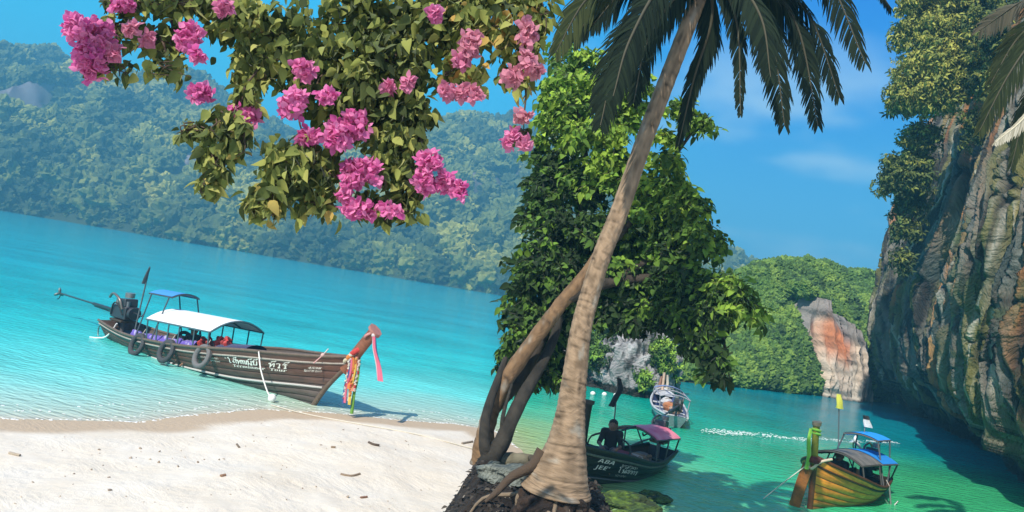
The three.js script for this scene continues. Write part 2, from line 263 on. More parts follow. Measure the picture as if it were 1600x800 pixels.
// ---------------------------------------------------------------- limestone
const STONE = { grey: [.17, .155, .125], pale: [.46, .43, .35], dark: [.022, .02, .017], olive: [.13, .125, .035], moss: [.05, .085, .022], rust: [.42, .17, .045], ochre: [.34, .24, .10], teal: [.06, .09, .085] };
{ // the overhanging cliff that closes the lagoon
  const path = new THREE.CatmullRomCurve3([[30.8, -62], [28.6, -56], [25.6, -47], [24.1, -41.6], [23.2, -37.5], [20.6, -33], [18.6, -29], [17.4, -25], [16.8, -20], [16.8, -13]].map(([x, z]) => V(x, 0, z)), false, 'centripetal');
  const out = [[0, -1.7], [.6, -2.0], [1.4, -1.5], [2.4, -.8], [4, .15], [6, .8], [8.5, .9], [12, .7], [15, .3], [19, -.3], [23, -1.2], [27, -3.5], [31, -8]], nu = 1350, nv = 330, len = path.getLength(), fr = [];
  for (let i = 0; i <= nu; i++) { const p = path.getPointAt(i / nu), t = path.getTangentAt(i / nu); fr.push([p, V(-t.z, 0, t.x)]); }
  const swirl = (s, y) => s + 2.6 * fbm(s * .09, y * .11, 3.1, 2) * sstep(1, 6, y) + .3 * Math.sin(y * .5 + s * .2);
  const crack = (s, y) => { const w = swirl(s, y); return Math.max(1 - sstep(.008, .05, Math.abs(fbm(w * .7 + 2, y * .13, 41, 3))), .8 * (1 - sstep(.005, .03, Math.abs(fbm(s * .35 + 7, y * .55, 47, 3)))) * sstep(-.1, .15, fbm(s * .3, y * .3, 52, 2))); };
  const relief = (s, y) => {
    const w = swirl(s, y), a = fbm(w * .55, y * .06, 2.2, 3), b = 1 - Math.abs(fbm(w * 1.7, y * .09, 5.5, 3)) * 2.6, c = 1 - Math.abs(fbm(w * 3.4, y * .16, 8.8, 2)) * 2.4, rag = fbm(s * 1.1, y * .28, 12, 3);
    const lip = 2.9 + fbm(s * .8, 3, 15, 3) * 3.2, hang = y > lip ? Math.exp(-(y - lip) / 5) * (.25 + .75 * clamp(b)) * .75 : -.25; return hang - crack(s, y) * .28 + a * 1.7 + (b - .5) * .7 + (c - .5) * .16 + rag * .4 + fbm(s * 3, y * .8, 4, 3) * .16 + fbm(s * 1.2, y * 1.1, 9, 3) * .5 * (1 - sstep(1.5, 4, y));
  };
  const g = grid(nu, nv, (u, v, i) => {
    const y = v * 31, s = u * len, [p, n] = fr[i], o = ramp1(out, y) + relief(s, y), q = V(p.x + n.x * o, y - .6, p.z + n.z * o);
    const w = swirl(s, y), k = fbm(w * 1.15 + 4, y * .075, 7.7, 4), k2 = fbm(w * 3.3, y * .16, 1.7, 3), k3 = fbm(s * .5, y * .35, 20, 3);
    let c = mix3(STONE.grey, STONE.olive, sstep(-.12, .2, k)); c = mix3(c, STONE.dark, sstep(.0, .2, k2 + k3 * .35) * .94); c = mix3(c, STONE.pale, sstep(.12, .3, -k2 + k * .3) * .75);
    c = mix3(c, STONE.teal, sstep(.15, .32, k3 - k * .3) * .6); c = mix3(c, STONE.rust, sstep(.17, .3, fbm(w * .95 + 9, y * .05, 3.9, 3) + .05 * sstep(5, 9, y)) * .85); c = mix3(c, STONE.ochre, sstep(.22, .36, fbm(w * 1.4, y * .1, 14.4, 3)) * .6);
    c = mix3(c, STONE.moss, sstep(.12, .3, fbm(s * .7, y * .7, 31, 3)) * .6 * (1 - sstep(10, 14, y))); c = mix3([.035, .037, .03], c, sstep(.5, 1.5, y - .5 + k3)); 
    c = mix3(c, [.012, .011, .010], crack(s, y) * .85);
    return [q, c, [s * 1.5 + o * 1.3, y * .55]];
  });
  const cliff = thing('limestone_cliff', 'tall overhanging limestone cliff with mineral streaks and bushes, closing the lagoon', 'cliff'); cliff.userData.kind = 'structure'; 
  struct('rock_face', g, MAT.rock, cliff);
  const B = [];
  const b = (px, py, d, rx, ry, n, l) => B.push([at(px, py, d), rx * d / F, ry * d / F, Math.min(rx, ry) * d / F * 1.2, n, l]);
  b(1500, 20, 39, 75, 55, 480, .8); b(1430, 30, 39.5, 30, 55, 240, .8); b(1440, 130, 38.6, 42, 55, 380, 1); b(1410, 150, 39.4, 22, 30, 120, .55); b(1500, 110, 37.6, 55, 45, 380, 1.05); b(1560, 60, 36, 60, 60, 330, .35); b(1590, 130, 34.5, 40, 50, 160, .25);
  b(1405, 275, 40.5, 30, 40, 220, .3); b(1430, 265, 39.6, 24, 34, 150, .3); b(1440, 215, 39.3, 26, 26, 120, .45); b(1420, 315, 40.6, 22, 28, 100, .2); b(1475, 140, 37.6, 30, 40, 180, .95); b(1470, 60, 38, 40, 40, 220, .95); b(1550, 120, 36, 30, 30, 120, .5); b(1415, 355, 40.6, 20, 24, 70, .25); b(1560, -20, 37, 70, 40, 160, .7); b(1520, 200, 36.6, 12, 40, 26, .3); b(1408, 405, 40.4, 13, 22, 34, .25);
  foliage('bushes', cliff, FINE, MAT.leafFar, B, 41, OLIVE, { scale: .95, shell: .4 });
}
{ // wooded shore beyond the lagoon, with its bare orange rock face
  const A = gnd(1070, 597), E = gnd(1470, 637), dirS = E.clone().sub(A), L = dirS.length(); dirS.normalize(); const inl = V(dirS.z, 0, -dirS.x); // inland, away from the viewer
  const k = (px) => (px - 1070) / 400 * L;
  const H = [[-6, .5], [0, .9], [k(1118), 1.4], [k(1136), 3.6], [k(1165), 5.2], [k(1190), 6.8], [k(1222), 8.3], [k(1250), 9.4], [k(1300), 10.2], [k(1360), 10], [k(1420), 10], [L + 12, 8]];
  const hy = (s, t) => { const e = t / 5.5, q = e < 0 ? e * .6 : e < 1 ? Math.pow(e, .62) : 1 - (e - 1) * .25; return ramp1(H, s) * q + fbm(s * .35, t * .4, 3, 3) * 1.5 * clamp(e * 3) ; };
  const P = (s, t, y) => V(A.x + dirS.x * s + inl.x * t, y, A.z + dirS.z * s + inl.z * t);
  struct('hillside', grid(150, 50, (u, v) => { const s = lerp(-6, L + 12, u), t = lerp(-1.2, 13, v), f = fbm(s * .8, t * .8, 3, 3); return [P(s, t, hy(s, t)), mix3([.04, .065, .025], [.16, .155, .14], sstep(.1, .3, f)), [s, t]]; }, true), MAT.rock);
  const r = rng(19), M = LUMP.map(() => []), C = LUMP.map(() => []), q = new THREE.Quaternion(), e = new THREE.Euler();
  for (let i = 0; i < 34000; i++) {
    const s = lerp(-5, L + 10, r()), t = Math.pow(r(), 1.2) * 9, y = hy(s, t); if (y < .25 || (s > k(1240) && s < k(1326) && t < 1.5 && r() < .95)) continue;
    const z = .16 + Math.pow(r(), 2) * .5, w = Math.floor(r() * 3); e.set(r(), r() * 6.28, r()); M[w].push(new THREE.Matrix4().compose(P(s, t, y + z * .3), q.setFromEuler(e), V(z, z, z)));
    C[w].push(ramp(WOOD, clamp(.5 + (r() - .5) * .7 + fbm(s * .4, t * .4, 9, 2) * .8)));
  }
  for (let i = 0; i < 260; i++) { const u = r(), s = lerp(k(1238), k(1331), u), y = 7.5 - 3.6 * u * (.7 + .3 * u) + (r() - .4) * .9, z = .12 + r() * .3, w = i % 3; e.set(r(), r() * 6.28, r()); M[w].push(new THREE.Matrix4().compose(P(s - .1 * y, 1.1 + r() * 2 - (u < .2 ? 0 : .6), y), q.setFromEuler(e), V(z, z, z))); C[w].push(ramp(WOOD, clamp(.35 + r() * .5))); }
  LUMP.forEach((g, i) => inst('woodland', g, MAT.leafFar, M[i], C[i]));
  const s0 = k(1238), s1 = k(1331), top = [[0, 3.2], [.07, 6.0], [.15, 7.5], [.25, 7.4], [.34, 6.5], [.5, 6.0], [.7, 5.4], [.85, 4.5], [1, 2.6]];
  const face = struct('rock_outcrop', grid(200, 200, (u, v) => {
    const s = lerp(s0, s1, u), y = v * ramp1(top, u + fbm(u * 9, 2, 3, 3) * .16), w = s + fbm(s * .5, y * .2, 2, 2) * .4, a = fbm(w * .8, y * .05, 3.4, 3), c2 = fbm(w * 2.6, y * .14, 7, 3);
    const rg = 1 - Math.abs(fbm(w * 1.3 + 5, y * .12, 6.1, 3)) * 2.6, t = -1.2 + 2.6 * Math.pow(Math.abs(u - .5) * 2, 3) + v * v * 1.5 + a * 1.3 - (rg - .5) * 1.2 + c2 * .6 + fbm(s * 3, y * 1.2, 3, 3) * .15 + (v > .97 ? 1.2 : 0);
    let c = mix3([.62, .5, .39], [.36, .32, .29], sstep(-.1, .25, a)); c = mix3(c, [.62, .56, .48], sstep(.05, .3, -c2) * .7); c = mix3(c, [.06, .06, .065], sstep(.02, .2, c2 - (rg - .5) * .3) * .94); c = mix3(c, [.55, .2, .09], sstep(.34, .1, Math.hypot((u - .27) * 1.6, v - .62) + a * .3)); c = mix3(c, [.16, .165, .18], sstep(.66, .8, v + a * .5) * .75); c = mix3([.05, .05, .045], c, sstep(.1, .35, y));
    return [P(s - .1 * y + fbm(y * .9, u * 3, 4, 2) * .5, t, y - .15), c, [s * 1.5, y * .3]];
  }), std({ roughness: .9, bumpMap: rep(T.grain, 1.2), bumpScale: .06 }));
}
{ // grey rock and bushes of the near headland
  const hd = thing('rocky_headland', 'grey limestone headland overgrown with bushes behind the black boat', 'headland'); hd.userData.kind = 'structure';
  const l = [], blob = (px, py, d, rx, ry, rz, seed) => { const c = at(px, py, d), g = new THREE.IcosahedronGeometry(1, 24), q = mergeVertices(g.deleteAttribute('uv').deleteAttribute('normal')), p = q.attributes.position; for (let i = 0; i < p.count; i++) { const v = V().fromBufferAttribute(p, i), w = v.x * 2.2 + v.z * 2.2 + seed, k = 1 + fbm(w * 1.1, v.y * .5 + seed, v.z, 4) * .75 + fbm(v.x * 4 + seed, v.y * 4, v.z * 4, 3) * .3; p.setXYZ(i, c.x + v.x * rx * k, c.y + v.y * ry * k, c.z + v.z * rz * k); } q.computeVertexNormals(); q.setAttribute('uv', new THREE.Float32BufferAttribute(new Float32Array(p.count * 2).map((_, i) => (i % 2 ? p.getY(i >> 1) : p.getX(i >> 1) + p.getZ(i >> 1))), 2)); l.push(paint(q, (x, y, z) => { const a = fbm(x * 1.1 + z, y * .8, z, 4), b2 = fbm(x * 3, y * 1.4, z * 3, 3); return y < .35 ? [.03, .03, .028] : mix3(mix3([.30, .30, .31], [.5, .5, .5], sstep(0, .3, a)), [.06, .06, .06], sstep(.05, .25, b2)); })); };
  blob(985, 585, 37.5, 1.7, 1.7, 1.2, 3); blob(1012, 560, 38.5, 1.5, 2.1, 1.3, 7); blob(925, 600, 38.5, 2.4, 1.1, 1.2, 12); blob(1040, 592, 38, .7, 1.0, .9, 21); blob(860, 590, 41, 2.4, 1.5, 1.2, 33);
  struct('rock_face', l, std({ roughness: .9, bumpMap: rep(T.grain, .7), bumpScale: .1 }), hd);
  const B = [], b = (px, py, d, rx, ry, n, lt) => B.push([at(px, py, d), rx * d / F, ry * d / F, rx * d / F * .8, n, lt]);
  b(1035, 555, 37, 18, 26, 110, .5); b(1005, 590, 36.4, 12, 14, 40, .55); b(940, 560, 37.5, 40, 26, 170, .2); b(890, 580, 39, 50, 30, 220, .15); b(1000, 525, 39, 45, 22, 170, .3); b(935, 520, 39, 60, 26, 240, .2); b(1046, 580, 37.6, 8, 18, 34, .6); b(830, 570, 40, 40, 30, 120, .2);
  foliage('bushes', hd, FINE, MAT.leafFar, B, 43, GREEN, { scale: .8, shell: .4 });
}

// ---------------------------------------------------------------- long-tail boats
const spl = (keys, x) => { // smooth curve through [x, y] keys
  let i = 0; while (i < keys.length - 2 && x > keys[i + 1][0]) i++;
  const [x0, y0] = keys[i], [x1, y1] = keys[i + 1], h = x1 - x0, t = clamp((x - x0) / h), a = keys[i - 1] ?? keys[i], b = keys[i + 2] ?? keys[i + 1];
  const m0 = (y1 - a[1]) / (x1 - a[0]) * h, m1 = (b[1] - y0) / (b[0] - x0) * h; return (2 * t ** 3 - 3 * t * t + 1) * y0 + (t ** 3 - 2 * t * t + t) * m0 + (3 * t * t - 2 * t ** 3) * y1 + (t ** 3 - t * t) * m1;
};
const vary = (c, r, k = .2) => { const s = 1 + (r() - .5) * 2 * k; return c.map((x) => x * s); };
function boat(o) {
  const { L, B, rake = 1.2, keel = -.3, gun, seed, hull, trim, inside } = o, r = rng(seed);
  const mid = o.bow.clone().add(o.stern).multiplyScalar(.5), d = o.bow.clone().sub(o.stern), th = thing('longtail_boat', o.label, 'boat', [mid.x, 0, mid.z], Math.atan2(-d.z, d.x));
  th.rotation.order = 'YXZ'; th.rotation.x = o.heel ?? 0;
  const beam = [[0, .56], [.12, .72], [.3, .93], [.5, 1], [.68, .93], [.82, .70], [.92, .40], [1, .045]];
  const hp = (s, t, side, off = 0) => {
    const f = (q, w) => { const b = B * spl(beam, q), e = lerp(.42, .9, sstep(.5, 1, q)); return V(lerp(-L / 2, L / 2, q) + rake * w * sstep(.72, 1, q) * (.6 + .4 * w) - .35 * w * (1 - sstep(0, .25, q)), lerp(keel + (o.bowKeel ?? .2) * sstep(.7, 1, q) + .16 * (1 - sstep(0, .2, q)), spl(gun, q), w), side * b * Math.pow(w, e)); };
    const p = f(s, t); if (off) p.add(V(.12 * sstep(.7, 1, s), -.15, side).normalize().multiplyScalar(off)); return p;
  };
  const dark = hull.map((x) => x * .35);
  obj('hull', [1, -1].map((sd) => grid(40, 10, (u, v) => [hp(u, v, sd), v > .5 ? inside : dark])).concat(grid(2, 8, (u, v) => { const p = hp(0, v, 1); return [V(p.x, p.y, p.z * (u * 2 - 1)), hull]; })), MAT.woodDark, th);
  const n = o.planks ?? 7, mat = o.gloss ? std({ roughness: .35, map: T.wood }) : MAT.wood;
  for (const sd of [1, -1]) for (let i = 0; i < n; i++) {
    const t0 = Math.pow(i / n, 1.25) + .006, t1 = Math.pow((i + 1) / n, 1.25) - .006, c = vary(o.plankTint ? o.plankTint(i / (n - 1), sd) : hull, r, o.vary ?? .14), q = r() * 9;
    const cc = (u, v) => { const k = 1 + fbm(u * 26 + q, v * 3 + q, i, 3) * .45, wet = sstep(.2, .02, hp(u, lerp(t0, t1, v), sd).y) * .5; return mix3(c.map((x) => x * k), [.05, .05, .042], wet); };
    const off = (v) => (v === 0 || v === 1 ? 0 : .028), vs = [0, .02, .5, .98, 1];
    obj('plank', grid(26, 4, (u, v, a, b) => [hp(u, lerp(t0, t1, vs[b]), sd, off(vs[b])), cc(u, vs[b]), [u * 3.2, v * .12 + i * .13 + q]], sd < 0), mat, th);
  }
  const line = (sd, t, off, s0 = 0, s1 = 1, k = 14) => Array.from({ length: k }, (_, i) => hp(lerp(s0, s1, i / (k - 1)), t, sd, off));
  for (const sd of [1, -1]) { obj('gunwale', tube(line(sd, 1, .01), .045, trim, 6, 30), MAT.wood, th); obj('rubbing_strake', tube(line(sd, .86, .03), .03, o.strake ?? trim, 5, 30), MAT.wood, th); if (o.stripe) obj('waterline_stripe', tube(line(sd, o.stripe[1], .035, .2, .995), o.stripe[2] ?? .035, o.stripe[0], 5, 30), MAT.plain, th); }
  obj('stem', tube([hp(1, .0, 1), hp(1, .35, 1), hp(1, .7, 1), hp(1, 1, 1)].map((p) => V(p.x + .02, p.y, 0)), .075, trim, 6, 10), MAT.wood, th);
  obj('deck', grid(20, 4, (u, v) => { const p = hp(lerp(.02, .86, u), .62, 1); return [V(p.x, Math.min(p.y, spl(gun, u) - .3), lerp(-1, 1, v) * p.z * .97), inside.map((x) => x * (.8 + .4 * ((u * 20) % 2 > 1)))]; }), MAT.woodDark, th);
  obj('foredeck', grid(10, 4, (u, v) => { const p = hp(lerp(.84, .995, u), .93, 1); return [V(p.x, p.y, lerp(-1, 1, v) * p.z), trim]; }), MAT.woodDark, th);
  for (const s of o.thwarts ?? [.2, .36, .52, .68]) { const p = hp(s, .84, 1); obj('thwart', box(.24, .045, p.z * 1.94, p.x, p.y, 0, trim), MAT.wood, th); }
  { // the tall prow
    const a = hp(1, .82, 1), pts = o.prow.map(([x, y]) => V(a.x + x, a.y + y, 0)), w = o.prowW ?? [.13, .12, .105, .115];
    obj('prow_post', tube([V(a.x - .1, a.y - .15, 0), ...pts], [w[0], ...w], o.prowC ?? ((u, v) => trim.map((x) => x * (1 + .25 * fbm(u * 4, v * 9, seed)))), 10, 18, { flat: .62 }), MAT.wood, th);
    const e = pts[pts.length - 1], f = pts[pts.length - 2], q = e.clone().sub(f).normalize(); if (o.cap) obj('prow_cap', tube([e.clone().addScaledVector(q, -.03), e.clone().addScaledVector(q, .06)], w[w.length - 1] * (o.capK ?? 1.2), o.cap, 8, 1, { flat: .7 }), MAT.wood, th);
    th.userData.tip = undefined; th.prow = pts;
  }
  { // engine on its pivot, the long shaft and its propeller
    const s = hp(.03, 1, 1), E = V(s.x + .2, s.y + .32, o.engZ ?? 0), eS = o.engS ?? 1, es = (q) => (eS === 1 ? q : (q.geometry.translate(-E.x, -E.y, -E.z), q.geometry.scale(eS * 1.05, eS * .92, eS), q.geometry.translate(E.x, E.y - .05, E.z), q)), k = o.engine ?? [.06, .06, .065], g = [.22, .22, .23], a = o.shaft ?? { len: 3.4, dip: .12, yaw: 0 };
    const eng = es(obj('engine', [box(.62, .34, .36, E.x, E.y + .1, E.z, k, 0, 0, 0, .03), box(.3, .22, .34, E.x + .08, E.y + .36, E.z, [.1, .1, .11], 0, 0, .1, .03), mv(paint(new THREE.CylinderGeometry(.16, .16, .1, 14), k), E.x + .38, E.y + .12, E.z, 0, 0, Math.PI / 2), box(.5, .06, .42, E.x, E.y - .12, E.z, [.14, .1, .07]), bar(V(E.x, E.y - .1, E.z), V(E.x, s.y - .25, E.z), .055, g)], MAT.metal, th));
    es(obj('cylinder_head', [0, 1, 2, 3].map((i) => mv(paint(new THREE.CylinderGeometry(.05, .055, .14, 8), i % 2 ? g : [.3, .28, .26]), E.x - .2 + i * .14, E.y + .34, E.z + .08)), MAT.metal, eng));
    es(obj('exhaust_pipe', tube([V(E.x + .2, E.y + .2, E.z + .2), V(E.x + .1, E.y + .45, E.z + .24), V(E.x - .25, E.y + .55, E.z + .2), V(E.x - .45, E.y + .42, E.z + .16)], .032, [.25, .2, .17], 7, 10), MAT.metal, eng));
    es(obj('air_filter', mv(paint(new THREE.CylinderGeometry(.11, .11, .12, 12), [.3, .29, .28]), E.x + .02, E.y + .55, E.z - .06), MAT.metal, eng));
    es(obj('hose', tube([V(E.x + .25, E.y + .05, E.z + .2), V(E.x + .1, E.y + .32, E.z + .26), V(E.x - .15, E.y + .3, E.z + .22), V(E.x - .25, E.y, E.z + .2)], .018, [.03, .03, .03], 6, 10), MAT.rubber, eng));
    const D = V(-Math.cos(a.yaw), a.dip, Math.sin(a.yaw)).normalize(), p0 = E.clone().add(V(-.25, .04, 0)), p1 = p0.clone().addScaledVector(D, a.len);
    const sh = obj('drive_shaft', [bar(p0, p0.clone().addScaledVector(D, a.len * .42), .06, [.07, .09, .09], 8), bar(p0, p1, .032, [.09, .12, .12], 7), bar(p0.clone().addScaledVector(D, a.len * .4).add(V(0, -.07, 0)), p0.clone().addScaledVector(D, a.len * .05).add(V(0, -.1, 0)), .025, [.06, .08, .08])], MAT.metal, th);
    obj('propeller', [0, 1, 2].map((i) => mv(ball(.12, 0, .1, 0, o.prop ?? [.2, .22, .2], [.35, 1, .5], 8), p1.x, p1.y, p1.z, i * 2.094, 0, .3)).concat(tube([p1.clone().add(V(.1, -.02, 0)), p1.clone().add(V(0, -.2, 0)), p1.clone().add(V(-.12, -.24, 0))], .022, [.1, .12, .12], 5, 6)), MAT.metal, sh);
    obj('tiller', tube([V(E.x + .25, E.y + .05, E.z), V(E.x + .7, E.y + .16, E.z + .06), V(E.x + 1.15, E.y + .12, E.z + .06), V(E.x + 1.25, E.y + .2, E.z + .06)], .022, [.08, .08, .08], 6, 10), MAT.metal, th);
  }
  for (const c of o.canopies ?? []) {
    const [x0, x1] = c.x, w = c.w, H = (u) => lerp(c.y[0], c.y[1], u), top = (off) => grid(20, 12, (u, v) => { const z = lerp(-1, 1, v); return [V(lerp(x0, x1, u), H(u) + c.arch * (1 - z * z) - off + (c.sag ?? 0) * (Math.cos(u * 6.283 * (c.bays ?? 2)) * .5 - .5), z * w), typeof c.color === 'function' ? c.color(u, v) : c.color, [u * 3, v]]; }, off > 0);
    const can = obj('canopy', [top(0), top(.02)], c.mat ?? MAT.canvas, th);
    for (const u of c.frames ?? [0, 1]) { obj('canopy_rib', tube(Array.from({ length: 7 }, (_, i) => { const z = lerp(-1, 1, i / 6); return V(lerp(x0, x1, u), H(u) + c.arch * (1 - z * z) - .04, z * w); }), .025, c.frameC ?? [.12, .15, .15], 6, 12), MAT.plain, can); }
    for (const z of [-1, 1]) obj('canopy_rail', bar(V(x0, H(0) - .03, z * w), V(x1, H(1) - .03, z * w), .022, c.frameC ?? [.12, .15, .15]), MAT.plain, can);
    for (const u of c.posts) for (const z of [-1, 1]) { const x = lerp(x0, x1, u), q = hp(clamp((x + L / 2) / L), 1, z); obj('canopy_post', bar(V(q.x, q.y - .1, q.z * .93), V(x, H(u) - .02, z * w), c.pr ?? .022, c.frameC ?? [.12, .15, .15]), MAT.plain, th); }
  }
  th.hp = hp; return th;
}
const local = (o, x, y, z) => { o.updateMatrixWorld(); return V(x, y, z).applyMatrix4(o.matrixWorld); };
function lettering(o, name, w, h, s, t, sd, draw, flip) { // painted letters on the planks
  const cv = document.createElement('canvas'); cv.width = w; cv.height = h; const g = cv.getContext('2d'); g.clearRect(0, 0, w, h); draw(g, w, h);
  const tx = new THREE.CanvasTexture(cv); tx.colorSpace = THREE.SRGBColorSpace; tx.magFilter = THREE.LinearFilter;
  const m = grid(30, 6, (u, v) => [o.hp(lerp(s[0], s[1], u), lerp(t[0], t[1], v), sd, .05), [1, 1, 1], [flip ? 1 - u : u, v]], sd < 0);
  return obj(name, m, std({ map: tx, transparent: true, roughness: .7 }), o);
}
// letter strokes of the Thai lines on the hulls, drawn on a 14 x 20 grid
const THAI = { ai: 'M3-7q-4 1-2 4q4 1 4 6V17q0 3 4 3', ho: 'M3 4a2 2 0 1 0 .1 0M5 5V20H12V9q0-5-5-4q2-3 6-4', yo: 'M4 2a2 2 0 1 0 .1 0M6 5q-4 4-1 6V20H13V2', no: 'M3 2a2 2 0 1 0 .1 0M5 4V20Q8 12 13 19V2M13 19a2 2 0 1 0 .1 0', nn: 'M2 3a2 2 0 1 0 .1 0M4 4V20M4 8Q8 0 10 6V20H15V2', th: 'M2 3a2 2 0 1 0 .1 0M4 4V20L10 5Q13 0 13 7V20', wo: 'M3 4Q10-1 11 6V20a2 2 0 1 1-.1 0', ro: 'M3 6Q6 0 12 4Q4 10 11 12V20a2 2 0 1 1-.1 0', so: 'M3 12a2 2 0 1 0 .1 0M5 14V20M3 8Q5 0 12 5V20M10 3L14-1', po: 'M3 4a2 2 0 1 0 .1 0M5 5V20L9 13L13 20V2', ko: 'M3 20V9Q1 8 4 6Q12-1 13 8V20' };
function thaiLine(g, word, x, y, k, lw = 2.6, gap = 15) { g.strokeStyle = '#f4efe6'; g.lineWidth = lw; g.lineCap = 'round'; for (const w of word) { if (w === '^') { g.save(); g.translate(x - gap * k, y); g.scale(k, k); g.stroke(new Path2D('M5-3q3-6 8-3M12-6l3-4')); g.restore(); continue; } if (w === ' ') { x += 8 * k; continue; } g.save(); g.translate(x, y); g.scale(k, k); g.stroke(new Path2D(THAI[w])); g.restore(); x += gap * k; } return x; }
function ribbon(pts, w, c, seed, parent, name = 'ribbon', mat = MAT.cloth) { // a hanging strip of cloth, gathered into folds
  const cv = new THREE.CatmullRomCurve3(pts), r = rng(seed), ph = r() * 6;
  return obj(name, grid(10, 14, (u, v) => { const p = cv.getPoint(v), a = u * Math.PI * 2, k = w * (1 + .25 * Math.sin(a * 3 + v * 5 + ph)) * (.75 + .4 * v); return [V(p.x + Math.cos(a) * k, p.y, p.z + Math.sin(a) * k * .6), typeof c === 'function' ? c(u, v) : c]; }), mat, parent);
}
const C = { white: [.8, .8, .78], red: [.62, .06, .05], pink: [.75, .16, .25], yellow: [.75, .55, .08], orange: [.75, .25, .05], blue: [.05, .09, .3], green: [.18, .42, .06], black: [.02, .02, .02] };

// people: one skin over a jointed skeleton, clothes as children
function figure(t, bones, size, origin, n, color, name, mat, parent, extra = []) {
  const mc = new MarchingCubes(n, mat, false, false, 60000), f = mc.field, h = size / 2;
  for (let k = 0; k < n; k++) for (let j = 0; j < n; j++) for (let i = 0; i < n; i++) {
    const x = (i / (n / 2) - 1) * h + origin[0], y = (j / (n / 2) - 1) * h + origin[1], z = (k / (n / 2) - 1) * h + origin[2]; let acc = 0;
    for (const [a, b, ra, rb] of bones) { const ux = b[0] - a[0], uy = b[1] - a[1], uz = b[2] - a[2], q = clamp(((x - a[0]) * ux + (y - a[1]) * uy + (z - a[2]) * uz) / (ux * ux + uy * uy + uz * uz + 1e-9)); acc += Math.exp(-(Math.hypot(x - a[0] - ux * q, y - a[1] - uy * q, z - a[2] - uz * q) - lerp(ra, rb, q)) * 45); }
    f[i + j * n + k * n * n] = Math.log(acc + 1e-12) / 45;
  }
  mc.isolation = 0; mc.update();
  const g = new THREE.BufferGeometry(), c = mc.count; g.setAttribute('position', new THREE.Float32BufferAttribute(mc.positionArray.slice(0, c * 3), 3)); g.setAttribute('normal', new THREE.Float32BufferAttribute(mc.normalArray.slice(0, c * 3), 3)); g.setAttribute('uv', new THREE.Float32BufferAttribute(new Float32Array(c * 2), 2));
  g.scale(h, h, h); g.translate(...origin); paint(g, color);
  return obj(name, [g, ...extra], mat, parent);
}
function seated(label, pos, turn, skin, shirt, shorts, hat, group) {
  const th = thing('person', label, 'person', pos, turn, group), b = [], Z = (s, p) => [p[0], p[1], p[2] * s];
  const hip = [0, .12, .09], knee = [.4, .16, .13], ank = [.44, -.26, .12], toe = [.6, -.31, .13], sh = [0, .54, .19], el = [.1, .27, .26], wr = [.32, .2, .17];
  const ex = [];
  for (const s of [1, -1]) { b.push([Z(s, hip), Z(s, knee), .085, .058], [Z(s, knee), Z(s, ank), .056, .036], [Z(s, ank), Z(s, toe), .04, .03], [Z(s, sh), Z(s, el), .05, .04], [Z(s, el), Z(s, wr), .04, .027], [Z(s, wr), Z(s, [.38, .19, .15]), .034, .03], [Z(s, [-.01, .55, .02]), Z(s, sh), .07, .055]);
    for (let i = 0; i < 5; i++) { const z = .15 + (i - 2) * .018, p = i === 0 ? [.36, .19, .115] : [.4, .19, z]; ex.push(tube([V(...Z(s, p)), V(...Z(s, [p[0] + .035, p[1] - .006, p[2] - (i ? 0 : .01)])), V(...Z(s, [p[0] + .05 + .008 * (i % 3), p[1] - .035, p[2]]))], .0085, skin, 5, 4)); } }
  b.push([[0, .12, 0], [-.03, .34, 0], .13, .115], [[-.03, .34, 0], [-.01, .52, 0], .12, .115], [[0, .56, 0], [.02, .66, 0], .055, .05], [[.02, .75, 0], [.03, .72, 0], .098, .088], [[.05, .67, 0], [.08, .665, 0], .05, .04], [[.115, .715, 0], [.13, .7, 0], .018, .014], [[.01, .72, .09], [.0, .71, .1], .022, .018], [[.01, .72, -.09], [0, .71, -.1], .022, .018]);
  ex.push(ball(.013, .112, .74, .035, [.03, .02, .02]), ball(.013, .112, .74, -.035, [.03, .02, .02]), box(.01, .012, .05, .112, .66, 0, [.25, .08, .07]));
  figure(th, b, 1.3, [.1, .2, 0], 56, skin, 'body', MAT.skin, th, ex);
  const c = []; for (const s of [1, -1]) c.push([Z(s, sh), Z(s, el), .068, .06], [Z(s, [-.01, .54, .02]), Z(s, sh), .09, .075]); c.push([[0, .12, 0], [-.03, .34, 0], .155, .14], [[-.03, .34, 0], [-.01, .52, 0], .14, .13]);
  figure(th, c, .9, [0, .35, 0], 40, shirt, 'shirt', MAT.cloth, th);
  figure(th, [1, -1].map((s) => [Z(s, hip), Z(s, [.32, .15, .12]), .105, .085]), .9, [.15, .1, 0], 36, shorts, 'shorts', MAT.cloth, th);
  if (hat) obj('hat', [mv(paint(new THREE.CylinderGeometry(.085, .112, .1, 14), hat), .02, .825, 0), mv(paint(new THREE.CylinderGeometry(.115, .2, .045, 16), hat), .02, .775, 0)], MAT.cloth, th);
  else obj('hair', [ball(.112, .005, .765, 0, [.015, .012, .01], [1, .92, 1], 12)], MAT.cloth, th);
  return th;
}

